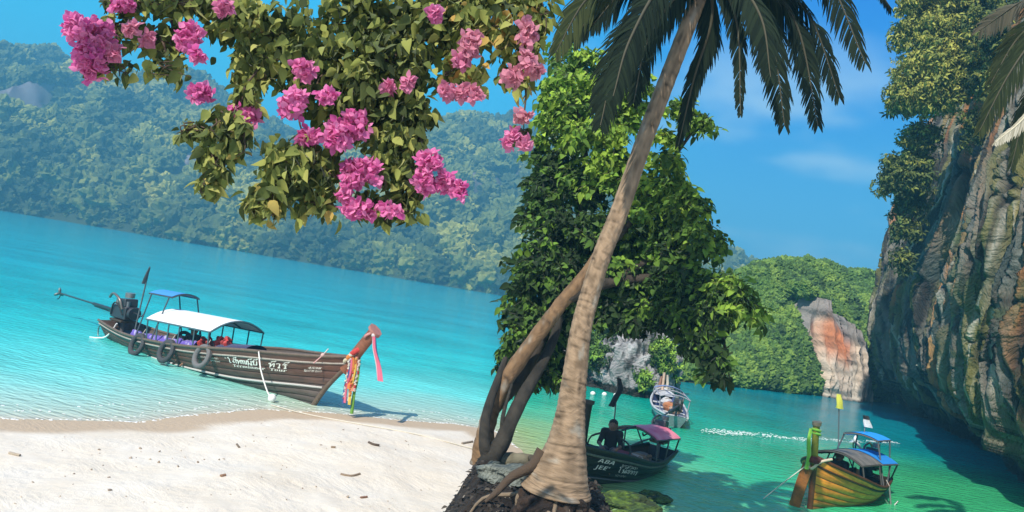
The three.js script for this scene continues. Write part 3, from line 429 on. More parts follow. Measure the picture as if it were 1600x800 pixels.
{ // the big weathered boat drawn up on the sand
  const W = boat({ bow: gnd(488, 632), stern: gnd(184, 530), L: gnd(488, 632).distanceTo(gnd(184, 530)), B: 1.05, rake: 1.45, seed: 3, keel: -.32, bowKeel: .26, gun: [[0, .62], [.15, .5], [.4, .64], [.6, .86], [.82, 1.22], [1, 1.62]],
    label: 'weathered brown longtail boat with white canopy, its bow resting on the sand', hull: hex('#7a6358').map((x) => x * .85), inside: [.12, .09, .07], trim: hex('#8a7666').map((x) => x * .7), strake: [.42, .38, .34], planks: 8, vary: .1,
    plankTint: (k) => mix3(hex('#6f625c').map((x) => x * .75), hex('#7d5648').map((x) => x * .85), sstep(.3, .8, k)), stripe: [[.5, .48, .46], .37, .034],
    prow: [[.12, .16], [.42, .58], [.74, 1.0], [.8, 1.08]], prowW: [.18, .17, .165, .19], prowC: hex('#a0664a').map((x) => x * .8), cap: [.5, .22, .18], heel: .03,
    shaft: { len: 4.7, dip: .0, yaw: -.03 }, engine: [.09, .09, .1], engS: 1.45,
    canopies: [{ x: [-1.95, 1.4], y: [1.24, 1.4], w: .98, arch: .34, color: (u, v) => [.8, .82, .82], frameC: [.07, .14, .16], frames: [0, .33, .66, 1], posts: [.03, .2, .38, .55, .78, .99] }, { x: [-2.8, -1.5], y: [1.98, 2.03], w: .5, arch: .12, color: [.06, .28, .62], frameC: [.06, .08, .1], posts: [.12, .9] }] });
  const hp = W.hp;
  lettering(W, 'hull_lettering', 1024, 160, [.6, .975], [.6, .86], 1, (g) => {
    g.fillStyle = '#f4efe6'; g.font = '20px serif'; thaiLine(g, ['no', 'ro', 'yo', 'ho', 'no', 'wo', 'ro', 'so', 'no', 'po', 'ro', 'yo', 'ko'], 20, 44, 1.05, 2.2, 15); thaiLine(g, ['no', 'so', 'ho', 'ro', 'no', 'wo', 'ko', 'so'], 130, 86, .95, 2.2, 14);
    g.font = 'bold 44px serif'; g.fillText('“', 296, 60); thaiLine(g, ['ai', 'so', '^', 'th', 'nn', 'no', '^', 'yo', '^'], 330, 42, 2.6, 3.2, 15); thaiLine(g, ['th', '^', 'wo', 'ro', '^'], 640, 42, 2.6, 3.2, 15);
    g.font = 'bold 46px serif'; g.fillText('Terminner', 365, 146); g.fillText('Tour', 650, 146); g.font = 'bold 36px serif'; g.fillText('4538', 880, 80); g.font = 'bold 30px serif'; thaiLine(g, ['no', 'so', 'ho', 'yo', 'ko'], 866, 92, 1.3, 2.4, 18);
  });
  const top = 'hanging over the side of the brown boat';
  [[.29, 'black tyre fender nearest the engine of the brown boat'], [.46, 'middle black tyre fender on the side of the brown boat'], [.63, 'grey tyre fender closest to the painted letters of the brown boat']].forEach(([s, label], i) => {
    const p = hp(s, .82, 1, .14), t = thing('tyre', label, 'tyre', local(W, p.x, p.y - .02, p.z), W.rotation.y, 'tyres hung as fenders on the brown boat'), g = i === 2 ? [.16, .15, .15] : [.06, .06, .065];
    obj('tread', mv(paint(new THREE.TorusGeometry(.30, .08, 9, 28), g), 0, 0, 0, -.28), MAT.rubber, t); obj('tread_rib', [-.03, .03].map((z) => mv(paint(new THREE.TorusGeometry(.37, .014, 5, 26), g.map((x) => x * .6)), 0, 0, z, -.28)), MAT.rubber, t);
    obj('rope', bar(V(0, .22, -.05), V(0, .5, -.2), .014, [.5, .45, .38]), MAT.rope, t);
  });
  { const A = (s, z, y) => { const p = hp(s, 1, 1); return local(W, p.x, p.y + y, p.z * z); }; // purple tarpaulin bundled along the near side
    const g = grid(60, 10, (u, v) => { const s = lerp(.2, .56, u), p = hp(s, 1, 1), a = v * Math.PI, k = 1 + fbm(u * 22, v * 3, 2, 3) * .8; return [V(p.x, p.y - .12 + Math.sin(a) * .26 * k, p.z * .72 + Math.cos(a) * .2 * k), mix3([.16, .1, .5], [.62, .6, .78], sstep(.1, .32, fbm(u * 30 + v * 3, v * 4 - u * 9, 7, 3)))]; });
    const o = obj('tarpaulin', g, MAT.cloth); o.position.copy(W.position); o.rotation.copy(W.rotation); tag(o, 'crumpled purple tarpaulin bundled along the side of the brown boat', 'tarpaulin');
    const r = rng(8), v3 = []; for (let i = 0; i < 6; i++) { const p = hp(.565 + i * .02, 1, 1), t = thing('life_jacket', ['red life jacket at the aft end of the heap', 'bright red life jacket second in the heap', 'dark red life jacket in the heap', 'red life jacket beside the dark blue cover', 'red life jacket low in the heap', 'orange red life jacket at the forward end of the heap'][i] + ' on the brown boat', 'life jacket', local(W, p.x, p.y - .02 + r() * .08, p.z * (.35 + r() * .4)), W.rotation.y + r(), 'life jackets heaped on the brown boat'), c = vary(C.red, r, .3); for (const s of [1, -1]) obj('float_panel', box(.12, .3, .17, 0, .05, s * .1, c, .3, 0, .4, .05), MAT.cloth, t); obj('collar', tube([V(.02, .18, .14), V(-.05, .28, 0), V(.02, .18, -.14)], .04, c.map((x) => x * .8), 6, 8), MAT.cloth, t); }
    const cover = obj('seat_cover', grid(30, 8, (u, v) => { const p = hp(lerp(.64, .76, u), 1, 1), a = v * Math.PI; return [V(p.x, p.y - .1 + Math.sin(a) * .22, p.z * .35 + Math.cos(a) * p.z * .5), [.025, .03, .10]]; }), MAT.cloth); cover.position.copy(W.position); cover.rotation.copy(W.rotation); tag(cover, 'dark blue cover over the forward benches of the brown boat', 'cover');
    seated('person in a grey bucket hat and dark shirt sitting under the white canopy', A(.475, .35, -.3), W.rotation.y - 1.2, [.28, .16, .1], [.035, .03, .035], [.06, .05, .05], [.3, .28, .26]);
    const ring = obj('life_ring', mv(paint(new THREE.TorusGeometry(.24, .055, 8, 24), [.03, .03, .035]), 0, 0, 0, 0, .5, 0), MAT.rubber); ring.position.copy(A(.43, .35, .1)); ring.rotation.y = W.rotation.y; tag(ring, 'black ring standing beside the person in the grey hat', 'ring');
  }
  // cloths and garlands tied round the prow
  const P = W.prow, tip = P[2], nk = P[0].clone().lerp(P[1], .2);
  const gl = thing('prow_garland', 'garland of coloured ribbons and flowers hanging from the neck of the brown prow', 'garland', [W.position.x, 0, W.position.z], W.rotation.y); gl.rotation.copy(W.rotation);
  for (let i = 0; i < 4; i++) obj('wrapped_cloth', mv(paint(new THREE.TorusGeometry(.19, .055 + .01 * (i % 2), 8, 18), [[.78, .7, .5], C.orange, [.8, .75, .62], C.red][i]), nk.x + i * .06 - .1, nk.y + i * .08 - .06, 0, Math.PI / 2 + .1 * i, .65, 0, [.95, .8, 1.1]), MAT.cloth, gl);
  const drop = (x, y, z, len0, w, c, s, len = len0 * .82) => ribbon([V(nk.x + x, nk.y + y, z), V(nk.x + x + .05, nk.y + y - len * .3, z + .02), V(nk.x + x - .02, nk.y + y - len * .65, z), V(nk.x + x + .03, nk.y + y - len, z + .03)], w, c, s, gl);
  drop(.22, .05, .22, 1.0, .05, C.orange, 1); drop(.12, .0, .24, 1.45, .04, C.blue, 2); drop(.28, .08, .16, 1.1, .06, [.75, .3, .2], 3); drop(.34, .02, .1, 1.75, .045, C.green, 4); drop(.3, .05, .2, 1.5, .04, C.yellow, 5); drop(.18, .04, .2, .75, .07, C.red, 6); drop(.25, 0, .18, 1.35, .045, C.white, 7); drop(.2, 0, .26, 1.4, .035, C.pink, 8);
  const r = rng(4); for (const [x, z, n, c] of [[.14, .26, 13, [.8, .75, .65]], [.3, .22, 12, C.orange], [.38, .16, 10, [.8, .7, .62]]]) obj('flower_garland', Array.from({ length: n * 2 }, (_, i) => ball(.035, nk.x + x + (r() - .5) * .05, nk.y - i * .042, z + (r() - .5) * .04, vary(i % 9 > 6 ? C.red : c, r, .2), [1, .8, 1], 6)), MAT.cloth, gl);
  const sc = thing('prow_scarf', 'pink and white scarf tied round the tip of the brown prow', 'scarf', [W.position.x, 0, W.position.z], W.rotation.y); sc.rotation.copy(W.rotation);
  obj('knot', [mv(paint(new THREE.TorusGeometry(.165, .035, 7, 16), [.75, .35, .33]), tip.x - .05, tip.y - .05, 0, Math.PI / 2, .65, 0), ball(.06, tip.x + .14, tip.y - .02, .1, [.78, .72, .72])], MAT.cloth, sc);
  ribbon([V(tip.x + .14, tip.y - .02, .1), V(tip.x + .3, tip.y - .38, .14), V(tip.x + .5, tip.y - .75, .12), V(tip.x + .66, tip.y - 1.12, .15)], .075, (u, v) => (u > .6 ? C.blue : u > .35 ? C.white : C.pink), 11, sc);
  // ropes
  const a0 = hp(.81, 1, 1, .06), f0 = gnd(424, 628), up0 = local(W, a0.x, a0.y, a0.z);
  const ln = thing('buoy_line', 'white rope hanging down the side of the brown hull with a float at its end', 'rope'); obj('rope', tube([up0, up0.clone().lerp(f0, .35).add(V(.0, -.03, .16)), f0.clone().lerp(up0, .2).add(V(0, .0, .1)), f0.clone().add(V(0, .14, .05))], .02, [.75, .73, .68], 6, 12), MAT.rope, ln); obj('float', ball(.11, f0.x, .1, f0.z, [.8, .8, .78], [1, 1.1, 1], 12), MAT.plain, ln);
  const gp = [[424, 628], [480, 644], [560, 662], [640, 682], [700, 695], [760, 705], [790, 710]].map(([x, y]) => { const p = gnd(x, y, .1); return V(p.x, Math.max(sandY(p.x, p.z), .0) + .02, p.z); }); 
  tag(obj('mooring_rope', tube(gp, .016, [.62, .57, .47], 6, 40), MAT.rope), 'thin mooring rope running from the brown boat across the sand', 'rope');
  const fl = thing('pennant', 'small black pennant on the staff at the stern of the brown boat', 'flag', local(W, -3.3, .5, .5)); obj('staff', bar(V(0, 0, 0), V(.1, 2.3, 0), .025, [.1, .12, .13]), MAT.plain, fl); ribbon([V(.1, 2.25, 0), V(.06, 2.0, .03), V(.0, 1.7, .02)], .045, [.03, .04, .05], 21, fl, 'cloth');
  const tip2 = hp(.93, 1, 1); tag(obj('bow_line', [tube([V(0, 0, 0), V(-.12, -.16, .1), V(-.18, -.24, .12)], .018, [.6, .35, .33], 5, 6), tube([V(0, 0, 0), V(.06, .1, .02), V(.12, .2, 0)], .014, [.7, .68, .66], 5, 6), ball(.06, 0, 0, 0, [.6, .4, .38])], MAT.rope), 'knotted pale rope end tied to the forward gunwale of the brown boat', 'rope').position.copy(local(W, tip2.x, tip2.y + .03, tip2.z));
  const ld = thing('boarding_ladder', 'white rope and metal hoop trailing in the water at the stern of the brown boat', 'ladder', local(W, -4.75, .1, .2), W.rotation.y); obj('hoop', tube([V(0, .1, .2), V(-.5, .35, .25), V(-.95, .25, .2), V(-.9, -.1, .2), V(-.5, -.15, .2), V(-.45, .2, .2)], .025, [.2, .3, .3], 6, 18), MAT.metal, ld); obj('rope', tube([V(.3, .55, .3), V(.1, .2, .35), V(-.15, -.02, .4), V(-.5, -.1, .5), V(-.7, -.12, .6)], .03, C.white, 6, 14), MAT.rope, ld);
}
{ // the black boat behind the palm
  const W = boat({ bow: gnd(910, 760), stern: gnd(1025, 724), L: gnd(910, 760).distanceTo(gnd(1025, 724)), B: .74, rake: .45, seed: 5, keel: -.28, bowKeel: .12, gun: [[0, .42], [.25, .38], [.5, .46], [.75, .7], [1, .98]], label: 'black longtail boat with a pink canopy moored behind the palm trunk', hull: [.016, .015, .017], inside: [.13, .09, .06], trim: hex('#4d5a45').map((x) => x * .55), strake: [.16, .2, .15], gloss: true, vary: .25, planks: 6,
    stripe: [[.14, .14, .15], .36, .02], prow: [[.06, .3], [.1, .7], [.08, 1.05], [.07, 1.15]], prowW: [.15, .15, .14, .15], prowC: [.02, .018, .016], cap: [.06, .055, .05], shaft: { len: 1.9, dip: .02, yaw: .35 }, prop: [.5, .5, .5], engine: [.03, .03, .03],
    canopies: [{ x: [-2.2, -.35], y: [.88, .98], w: .62, arch: .2, color: (u, v) => mix3([.82, .12, .22], [.88, .30, .38], clamp(.5 + fbm(u * 5, v * 4, 3, 2) * 2)), mat: MAT.cloth, frameC: [.1, .11, .1], frames: [0, .5, 1], posts: [.05, .5, .98], sag: .03 }] });
  const hp = W.hp, cv = (s) => { const p = hp(s, 1, 1); return local(W, p.x, p.y - .32, 0); };
  for (const z of [-.5, 0, .5]) obj('canopy_bar', tube([V(-.35, z ? 1.0 : 1.17, z), V(.4, z ? .98 : 1.14, z), V(1.15, z ? .93 : 1.08, z)], .022, [.04, .045, .04], 6, 10), MAT.plain, W); obj('canopy_hoop', tube([V(1.25, .45, -.55), V(1.17, .93, -.5), V(1.15, 1.08, 0), V(1.17, .93, .5), V(1.25, .45, .55)], .022, [.04, .045, .04], 6, 16), MAT.plain, W);
  lettering(W, 'hull_lettering', 512, 200, [.55, .95], [.42, .86], -1, (g) => { g.fillStyle = '#f1eee8'; g.font = 'italic bold 58px sans-serif'; g.fillText('ABA', 20, 56); thaiLine(g, ['ro', 'ko', 'no', 'so', 'wo', 'po', 'ro', 'ko'], 190, 30, 1.4, 2.4, 15); g.font = 'italic bold 60px sans-serif'; g.fillText("JEE'", 10, 128); thaiLine(g, ['ai', 'po', '^', 'so', 'ko', 'ko', 'ro'], 190, 78, 2.3, 3, 15); thaiLine(g, ['no', 'ro', 'ko', 'wo', 'so', 'no', 'ko'], 190, 152, 1, 2, 15); }, true);
  seated('person in a black shirt with dark hair seated at the bow of the black boat', cv(.74).add(V(0, .22, 0)), W.rotation.y + .3, [.16, .09, .06], [.014, .013, .014], [.02, .02, .025], null);
  const bx = thing('crate', 'dark red crate standing behind the person in black', 'crate', cv(.6), W.rotation.y); obj('body', box(.42, .3, .44, 0, .2, 0, [.17, .015, .02], 0, 0, 0, .03), MAT.plain, bx); obj('lid', box(.45, .05, .47, 0, .37, 0, [.2, .02, .025]), MAT.plain, bx);
  const r = rng(15); for (let i = 0; i < 5; i++) { const t = thing('sack', ['pale sack nearest the red crate', 'brown sack amidships', 'white sack under the pink canopy', 'tan sack in the waist', 'grey sack furthest aft'][i] + ' of the black boat', 'sack', cv(.5 - i * .065).add(V(0, .24, 0)), r() * 3, 'sacks lying in the black boat'); const g = new THREE.IcosahedronGeometry(1, 3), p = g.attributes.position; for (let k = 0; k < p.count; k++) { const s = 1 + fbm(p.getX(k) * 1.5 + i, p.getY(k) * 1.5, p.getZ(k), 3) * .5; p.setXYZ(k, p.getX(k) * s * .2, p.getY(k) * s * .12, p.getZ(k) * s * .26); } g.computeVertexNormals(); obj('bag', paint(g, [[.5, .45, .4], [.25, .16, .1], [.6, .58, .55], [.45, .33, .22], [.3, .3, .3]][i]), MAT.cloth, t); obj('tie', ball(.05, .0, .08, .24, [.3, .22, .15]), MAT.rope, t); }
  const fl = thing('flag_staff', 'tilted staff with a furled black flag beside the pink canopy', 'flag', local(W, -.2, .6, .5)); obj('staff', bar(V(0, 0, 0), V(-.12, 1.75, 0), .018, [.12, .12, .12]), MAT.plain, fl); ribbon([V(-.1, 1.7, 0), V(-.02, 1.45, 0), V(-.1, 1.2, 0), V(-.16, .95, 0)], .07, [.015, .02, .025], 4, fl, 'cloth');
  const bu = gnd(1002, 735); tag(obj('float', [ball(.1, 0, .05, 0, [.7, .68, .64], [1.3, .8, 1], 10), tube([V(0, .1, 0), V(.1, .16, 0), V(.2, .05, .05)], .02, [.6, .6, .55], 5, 6)], MAT.plain), 'small pale float on the water beside the black hull', 'float').position.set(bu.x, 0, bu.z);
}
{ // the golden wooden boat
  const W = boat({ bow: gnd(1266, 794), stern: gnd(1356, 765), L: gnd(1266, 794).distanceTo(gnd(1356, 765)), B: .9, rake: .25, seed: 7, keel: -.3, bowKeel: .1, gun: [[0, .46], [.2, .44], [.5, .58], [.75, .86], [.9, 1.1], [1, 1.3]], label: 'varnished golden wooden longtail boat with green cloth on its tall prow', hull: [.7, .28, .05], plankTint: (k) => mix3([.8, .28, .03], [1, .36, .04], sstep(.15, .6, k)), inside: [.16, .12, .08], trim: hex('#6b3f1c').map((x) => x * .7), strake: hex('#5a3d1e').map((x) => x * .6), planks: 8, vary: .22,
    prow: [[.1, .3], [.2, .65], [.27, .95], [.28, 1.08]], prowW: [.13, .12, .12, .13], prowC: hex('#8a8a2c').map((x) => x * .8), cap: [.16, .15, .11], shaft: { len: 2.2, dip: .1, yaw: .55 }, prop: [.75, .75, .75], engine: [.05, .05, .05],
    canopies: [{ x: [-.7, 1.0], y: [1.06, 1.14], w: .66, arch: .2, color: (u, v) => mix3([.10, .10, .09], [.24, .22, .19], clamp(.5 + fbm(u * 9, v * 9, 2, 3) * 2)), frameC: [.06, .06, .05], frames: [0, .5, 1], posts: [.05, .98] }, { x: [-2.4, -.72], y: [.98, 1.08], w: .72, arch: .2, color: [.02, .27, .75], frameC: [.1, .1, .1], frames: [0, 1], posts: [.03, .5] }, { x: [-2.3, -.9], y: [1.62, 1.66], w: .45, arch: .08, color: [.02, .28, .78], frameC: [.1, .1, .1], posts: [.05, .95], sag: .06 }] });
  const hp = W.hp, P = W.prow;
  const gr = thing('prow_cloth', 'bright green cloth wound round the tall prow of the golden boat', 'cloth', [W.position.x, 0, W.position.z], W.rotation.y);
  ribbon([V(P[2].x + .06, P[2].y, .1), V(P[1].x + .16, P[1].y, .1), V(P[0].x + .18, P[0].y, .08), V(P[0].x + .12, P[0].y - .35, .1)], .075, (u, v) => mix3([.16, .5, .04], [.35, .7, .12], clamp(.5 + Math.sin(u * 19))), 3, gr, 'hanging_strip'); obj('wound_strip', [0, 1].map((i) => mv(paint(new THREE.TorusGeometry(.125, .035, 7, 16), [.2, .55, .06]), P[2].x - .02 - i * .03, P[2].y - .02 - i * .09, 0, Math.PI / 2, .2, 0, [1, .75, 1])), MAT.cloth, gr); obj('red_wrap', mv(paint(new THREE.TorusGeometry(.16, .07, 7, 16), [.12, .015, .012]), P[0].x - .03, P[0].y - .12, 0, Math.PI / 2, .2, 0, [1, .8, 1.3]), MAT.cloth, gr);
  const a = hp(1, .86, 1), rp = thing('stem_rope', 'pale rope looped round the stem of the golden boat', 'rope', [W.position.x, 0, W.position.z], W.rotation.y); obj('loop', [tube([V(a.x + .08, a.y + .05, .14), V(a.x + .2, a.y - .08, 0), V(a.x + .08, a.y + .12, -.16), V(a.x - .3, a.y + .2, -.3)], .035, [.6, .5, .38], 6, 14), tube([V(a.x + .12, a.y - .02, .12), V(a.x + .3, a.y - .5, .5), V(a.x + .45, a.y - 1.15, 1.0)], .014, [.6, .6, .5], 5, 8)], MAT.rope, rp);
  obj('stem_board', tube([V(a.x + .1, a.y + .0, .1), V(a.x + .12, a.y - .55, .2), V(a.x + .1, -.25, .32)], .15, hex('#b9762f').map((x) => x * .6), 6, 8, { flat: .35 }), MAT.wood, W);
  seated('person in dark clothes sitting under the grey canopy of the golden boat', local(W, .55, .45, .05), W.rotation.y, [.14, .08, .05], [.025, .028, .03], [.03, .03, .035], null);
  seated('person in dark clothes sitting by the engine under the blue canopy of the golden boat', local(W, -2.0, .28, 0), W.rotation.y + 2, [.14, .08, .05], [.04, .04, .045], [.02, .02, .02], null);
  const fl = thing('flag_pole', 'tall thin pole with a yellow pennant on the golden boat', 'flag', local(W, -.9, .5, .45)); obj('pole', bar(V(0, 0, 0), V(-.3, 2.2, 0), .017, [.1, .12, .13]), MAT.plain, fl); ribbon([V(-.3, 2.2, 0), V(-.28, 2.02, .03), V(-.25, 1.8, .02)], .085, [.72, .72, .1], 6, fl, 'cloth'); 
  const fb = thing('flag_bundle', 'small black and white flag bundle above the blue awning of the golden boat', 'flag', local(W, -1.6, 1.7, .1)); obj('stick', bar(V(0, 0, 0), V(-.04, .5, 0), .015, [.2, .2, .2]), MAT.plain, fb); ribbon([V(-.04, .5, 0), V(.02, .38, 0), V(.08, .18, 0)], .1, (u, v) => (v > .45 ? C.white : C.black), 9, fb, 'cloth');
  const s0 = local(W, -1.2, .35, -.85), an = thing('anchor', 'small grey grapnel hanging at the waterline of the golden boat', 'anchor', [s0.x, .02, s0.z]); obj('shank', [bar(V(0, .45, 0), V(.1, -.1, .05), .025, [.35, .36, .34]), tube([V(-.12, .1, .1), V(.1, -.1, .05), V(.3, .08, .0)], .022, [.35, .36, .34], 5, 8)], MAT.metal, an); obj('rope', bar(V(0, .45, 0), V(-.1, .6, -.02), .014, [.5, .45, .4]), MAT.rope, an);
}
{ // the pale boat seen from astern
  const W = boat({ bow: gnd(1032, 638), stern: gnd(1053, 667), L: gnd(1032, 638).distanceTo(gnd(1053, 667)), B: .68, rake: .5, seed: 9, keel: -.28, gun: [[0, .45], [.25, .4], [.5, .45], [.75, .62], [1, .85]], label: 'pale blue and white longtail boat seen from astern before the grey headland', hull: [.42, .46, .52], inside: [.11, .15, .3], trim: [.6, .62, .64], planks: 6, prow: [[.08, .22], [.16, .5], [.22, .75], [.24, .82]], prowW: [.11, .11, .1, .1], prowC: [.55, .4, .3], shaft: { len: 2.4, dip: -.14, yaw: -.42 }, engine: [.06, .05, .05], engS: .8,
    canopies: [{ x: [-1.6, .9], y: [1.0, 1.05], w: .58, arch: .13, color: [.3, .33, .42], frameC: [.3, .3, .34], frames: [0, .5, 1], posts: [.02, .98] }] });
  const can = W.children.find((c) => c.name === 'canopy'); can.geometry = grid(2, 12, (u, v) => { const z = lerp(-1, 1, v); return [V(lerp(.5, .9, u), 1.05 + .13 * (1 - z * z), z * .58), [.2, .26, .45]]; });
  const P = W.prow, gl = thing('prow_garland', 'white and tan cloths gathered on the prow of the pale boat', 'garland', [W.position.x, 0, W.position.z], W.rotation.y); ribbon([V(P[2].x, P[2].y, .15), V(P[1].x, P[1].y - .1, .2), V(P[0].x, P[0].y - .45, .18)], .1, [.62, .55, .46], 3, gl); ribbon([V(P[2].x - .05, P[2].y - .1, -.1), V(P[1].x - .1, P[1].y - .3, -.15), V(P[0].x - .1, P[0].y - .55, -.12)], .1, [.35, .17, .11], 5, gl);
  const r = rng(3); for (let i = 0; i < 4; i++) { const t = thing('bundle', ['tan', 'orange brown', 'blue', 'white'][i] + ' bundle lying in the pale boat', 'bundle', local(W, -1.2 + i * .65, .38, (r() - .5) * .7), r() * 3, 'bundles lying in the pale boat'); const g = new THREE.IcosahedronGeometry(1, 2), p = g.attributes.position; for (let k = 0; k < p.count; k++) { const s = 1 + fbm(p.getX(k) * 1.5 + i * 3, p.getY(k) * 1.5, p.getZ(k), 3) * .7; p.setXYZ(k, p.getX(k) * s * .26, p.getY(k) * s * .2 + .12, p.getZ(k) * s * .26); } g.computeVertexNormals(); obj('cloth', paint(g, [[.5, .33, .22], [.55, .22, .1], [.06, .1, .3], [.6, .6, .62]][i]), MAT.cloth, t); obj('tie', mv(paint(new THREE.TorusGeometry(.2, .02, 5, 14), [.2, .16, .1]), 0, .12, 0, .4, 0, 0), MAT.rope, t); }
}
{ // the white wake across the lagoon
  const r = rng(61), m = [], c = [], A = gnd(1098, 677), Bq = gnd(1240, 686), D = gnd(1400, 692), q = new THREE.Quaternion();
  for (let i = 0; i < 5200; i++) { const t = Math.pow(r(), .8), p = t < .45 ? A.clone().lerp(Bq, t / .45) : Bq.clone().lerp(D, (t - .45) / .55), w = (.35 + 1.0 * Math.sin(t * 3) * (1 - t)) * .75, g = (r() + r() - 1) * w, f = fbm(p.x * .9, p.z * .9 + g, 2, 3); if (f + .28 - Math.abs(g) * .35 - .25 * sstep(.12, .4, t) < r() * 1.05 - .2) continue; const s = .006 + r() * r() * .028 * (1.15 - t * .6); m.push(new THREE.Matrix4().compose(V(p.x + (r() - .5) * .3, .02 + r() * .12 * (1 - t) * (t < .35 ? 1.2 : .4), p.z + g), q, V(s * 1.8, s * .4, s))); c.push([.85, .88, .88]); }
  inst('boat_wake', new THREE.IcosahedronGeometry(1, 1), MAT.foam, m, c);
}
for (const [i, x] of [906, 926, 944, 962].entries()) { const p = gnd(x, 616 + i * 1.2), b = tag(obj('marker_buoy', [ball(.12, 0, .06, 0, [.78, .78, .74], [1, .9, 1], 10), mv(paint(new THREE.TorusGeometry(.1, .02, 5, 12), [.5, .5, .5]), 0, .06, 0, Math.PI / 2)], MAT.plain), ['white marker buoy closest to the palm trunk', 'second white marker buoy from the palm trunk', 'third white marker buoy from the palm trunk', 'white marker buoy furthest from the palm trunk'][i], 'buoy', 'white marker buoys below the headland'); b.position.set(p.x, 0, p.z); }

// ---------------------------------------------------------------- palms
function frond(parent, pts, o) { // pts: points of the rachis; leaflets hang from both sides
  const cv = new THREE.CatmullRomCurve3(pts), len = cv.getLength(), r = rng(o.seed), n = Math.round(len / (o.step ?? .024)), P = [], Cc = [], ix = [], U = [];
  const fr = obj('frond', tube(pts, [.034, .024, .016, .006], o.rach ?? [.06, .055, .03], 6, 24), MAT.plain, parent);
  for (let i = 2; i < n; i++) for (const sd of [1, -1]) {
    const t = (i + r() * .6) / n, p = cv.getPoint(t), T0 = cv.getTangent(t), side = V().crossVectors(T0, V(o.tw ?? .15, 1 - sstep(.55, .8, Math.abs(T0.y)), sstep(.5, .75, Math.abs(T0.y)) * 1.2).normalize()).normalize().multiplyScalar(sd), L = (o.leaf ?? .55) * (Math.sin(Math.PI * clamp(.12 + t * .83)) ** .7) * (.8 + r() * .35), w = .0155 * (.8 + r() * .4);
    const d0 = side.clone().multiplyScalar((o.spread ?? .75) * (.8 + r() * .4)).addScaledVector(T0, .55 + r() * .25).add(V(0, (o.lift ?? .0) - r() * .2, 0)).normalize(), q = p.clone(), d = d0.clone(), base = P.length / 3, col = o.col ? o.col(r()) : mix3([.004, .009, .006], [.018, .03, .016], r()), wd = V().crossVectors(d0, T0).cross(d0).normalize();
    const S = 5; for (let k = 0; k <= S; k++) { const f = k / S, ww = w * (k === S ? .08 : Math.sin(Math.PI * (.18 + .72 * f))); for (const e of [-1, 0, 1]) { const z = q.clone().addScaledVector(wd, e * ww).add(V(0, e ? -ww * .5 : 0, 0)); P.push(z.x, z.y, z.z); Cc.push(...col); U.push(e, f); } d.add(V(0, -(o.droop ?? .22) * .75 * (.5 + f), 0)).normalize(); q.addScaledVector(d, L / S); }
    for (let k = 0; k < S; k++) for (let e = 0; e < 2; e++) { const a = base + k * 3 + e; ix.push(a, a + 1, a + 3, a + 1, a + 4, a + 3); }
  }
  const g = new THREE.BufferGeometry(); g.setAttribute('position', new THREE.Float32BufferAttribute(P, 3)); g.setAttribute('color', new THREE.Float32BufferAttribute(Cc, 3)); g.setAttribute('uv', new THREE.Float32BufferAttribute(U, 2)); g.setIndex(ix); g.computeVertexNormals();
  obj('leaflets', g, MAT.frond, fr, 'stuff'); return fr;
}
const ringBark = (base, dark, rings) => (u, v) => { const k = (v * rings + fbm(u * 3, v * 30, 1, 2) * .25) % 1, s = fbm(u * 9, v * 70, 3, 4); return mix3(mix3([.06, .06, .045], [.36, .35, .3], sstep(-.1, .1, fbm(u * 8, v * 22, 12, 3))), mix3(dark, base, clamp(sstep(.0, .14, k) * .5 + .25 + s * 1.1 + fbm(u * 22, v * 14, 9, 3) * .9)), 1 - .55 * sstep(.14, .3, fbm(u * 5 + 3, v * 16, 21, 4) * (Math.abs(u - .5) * 2 < .96 ? 1 : 0))); };
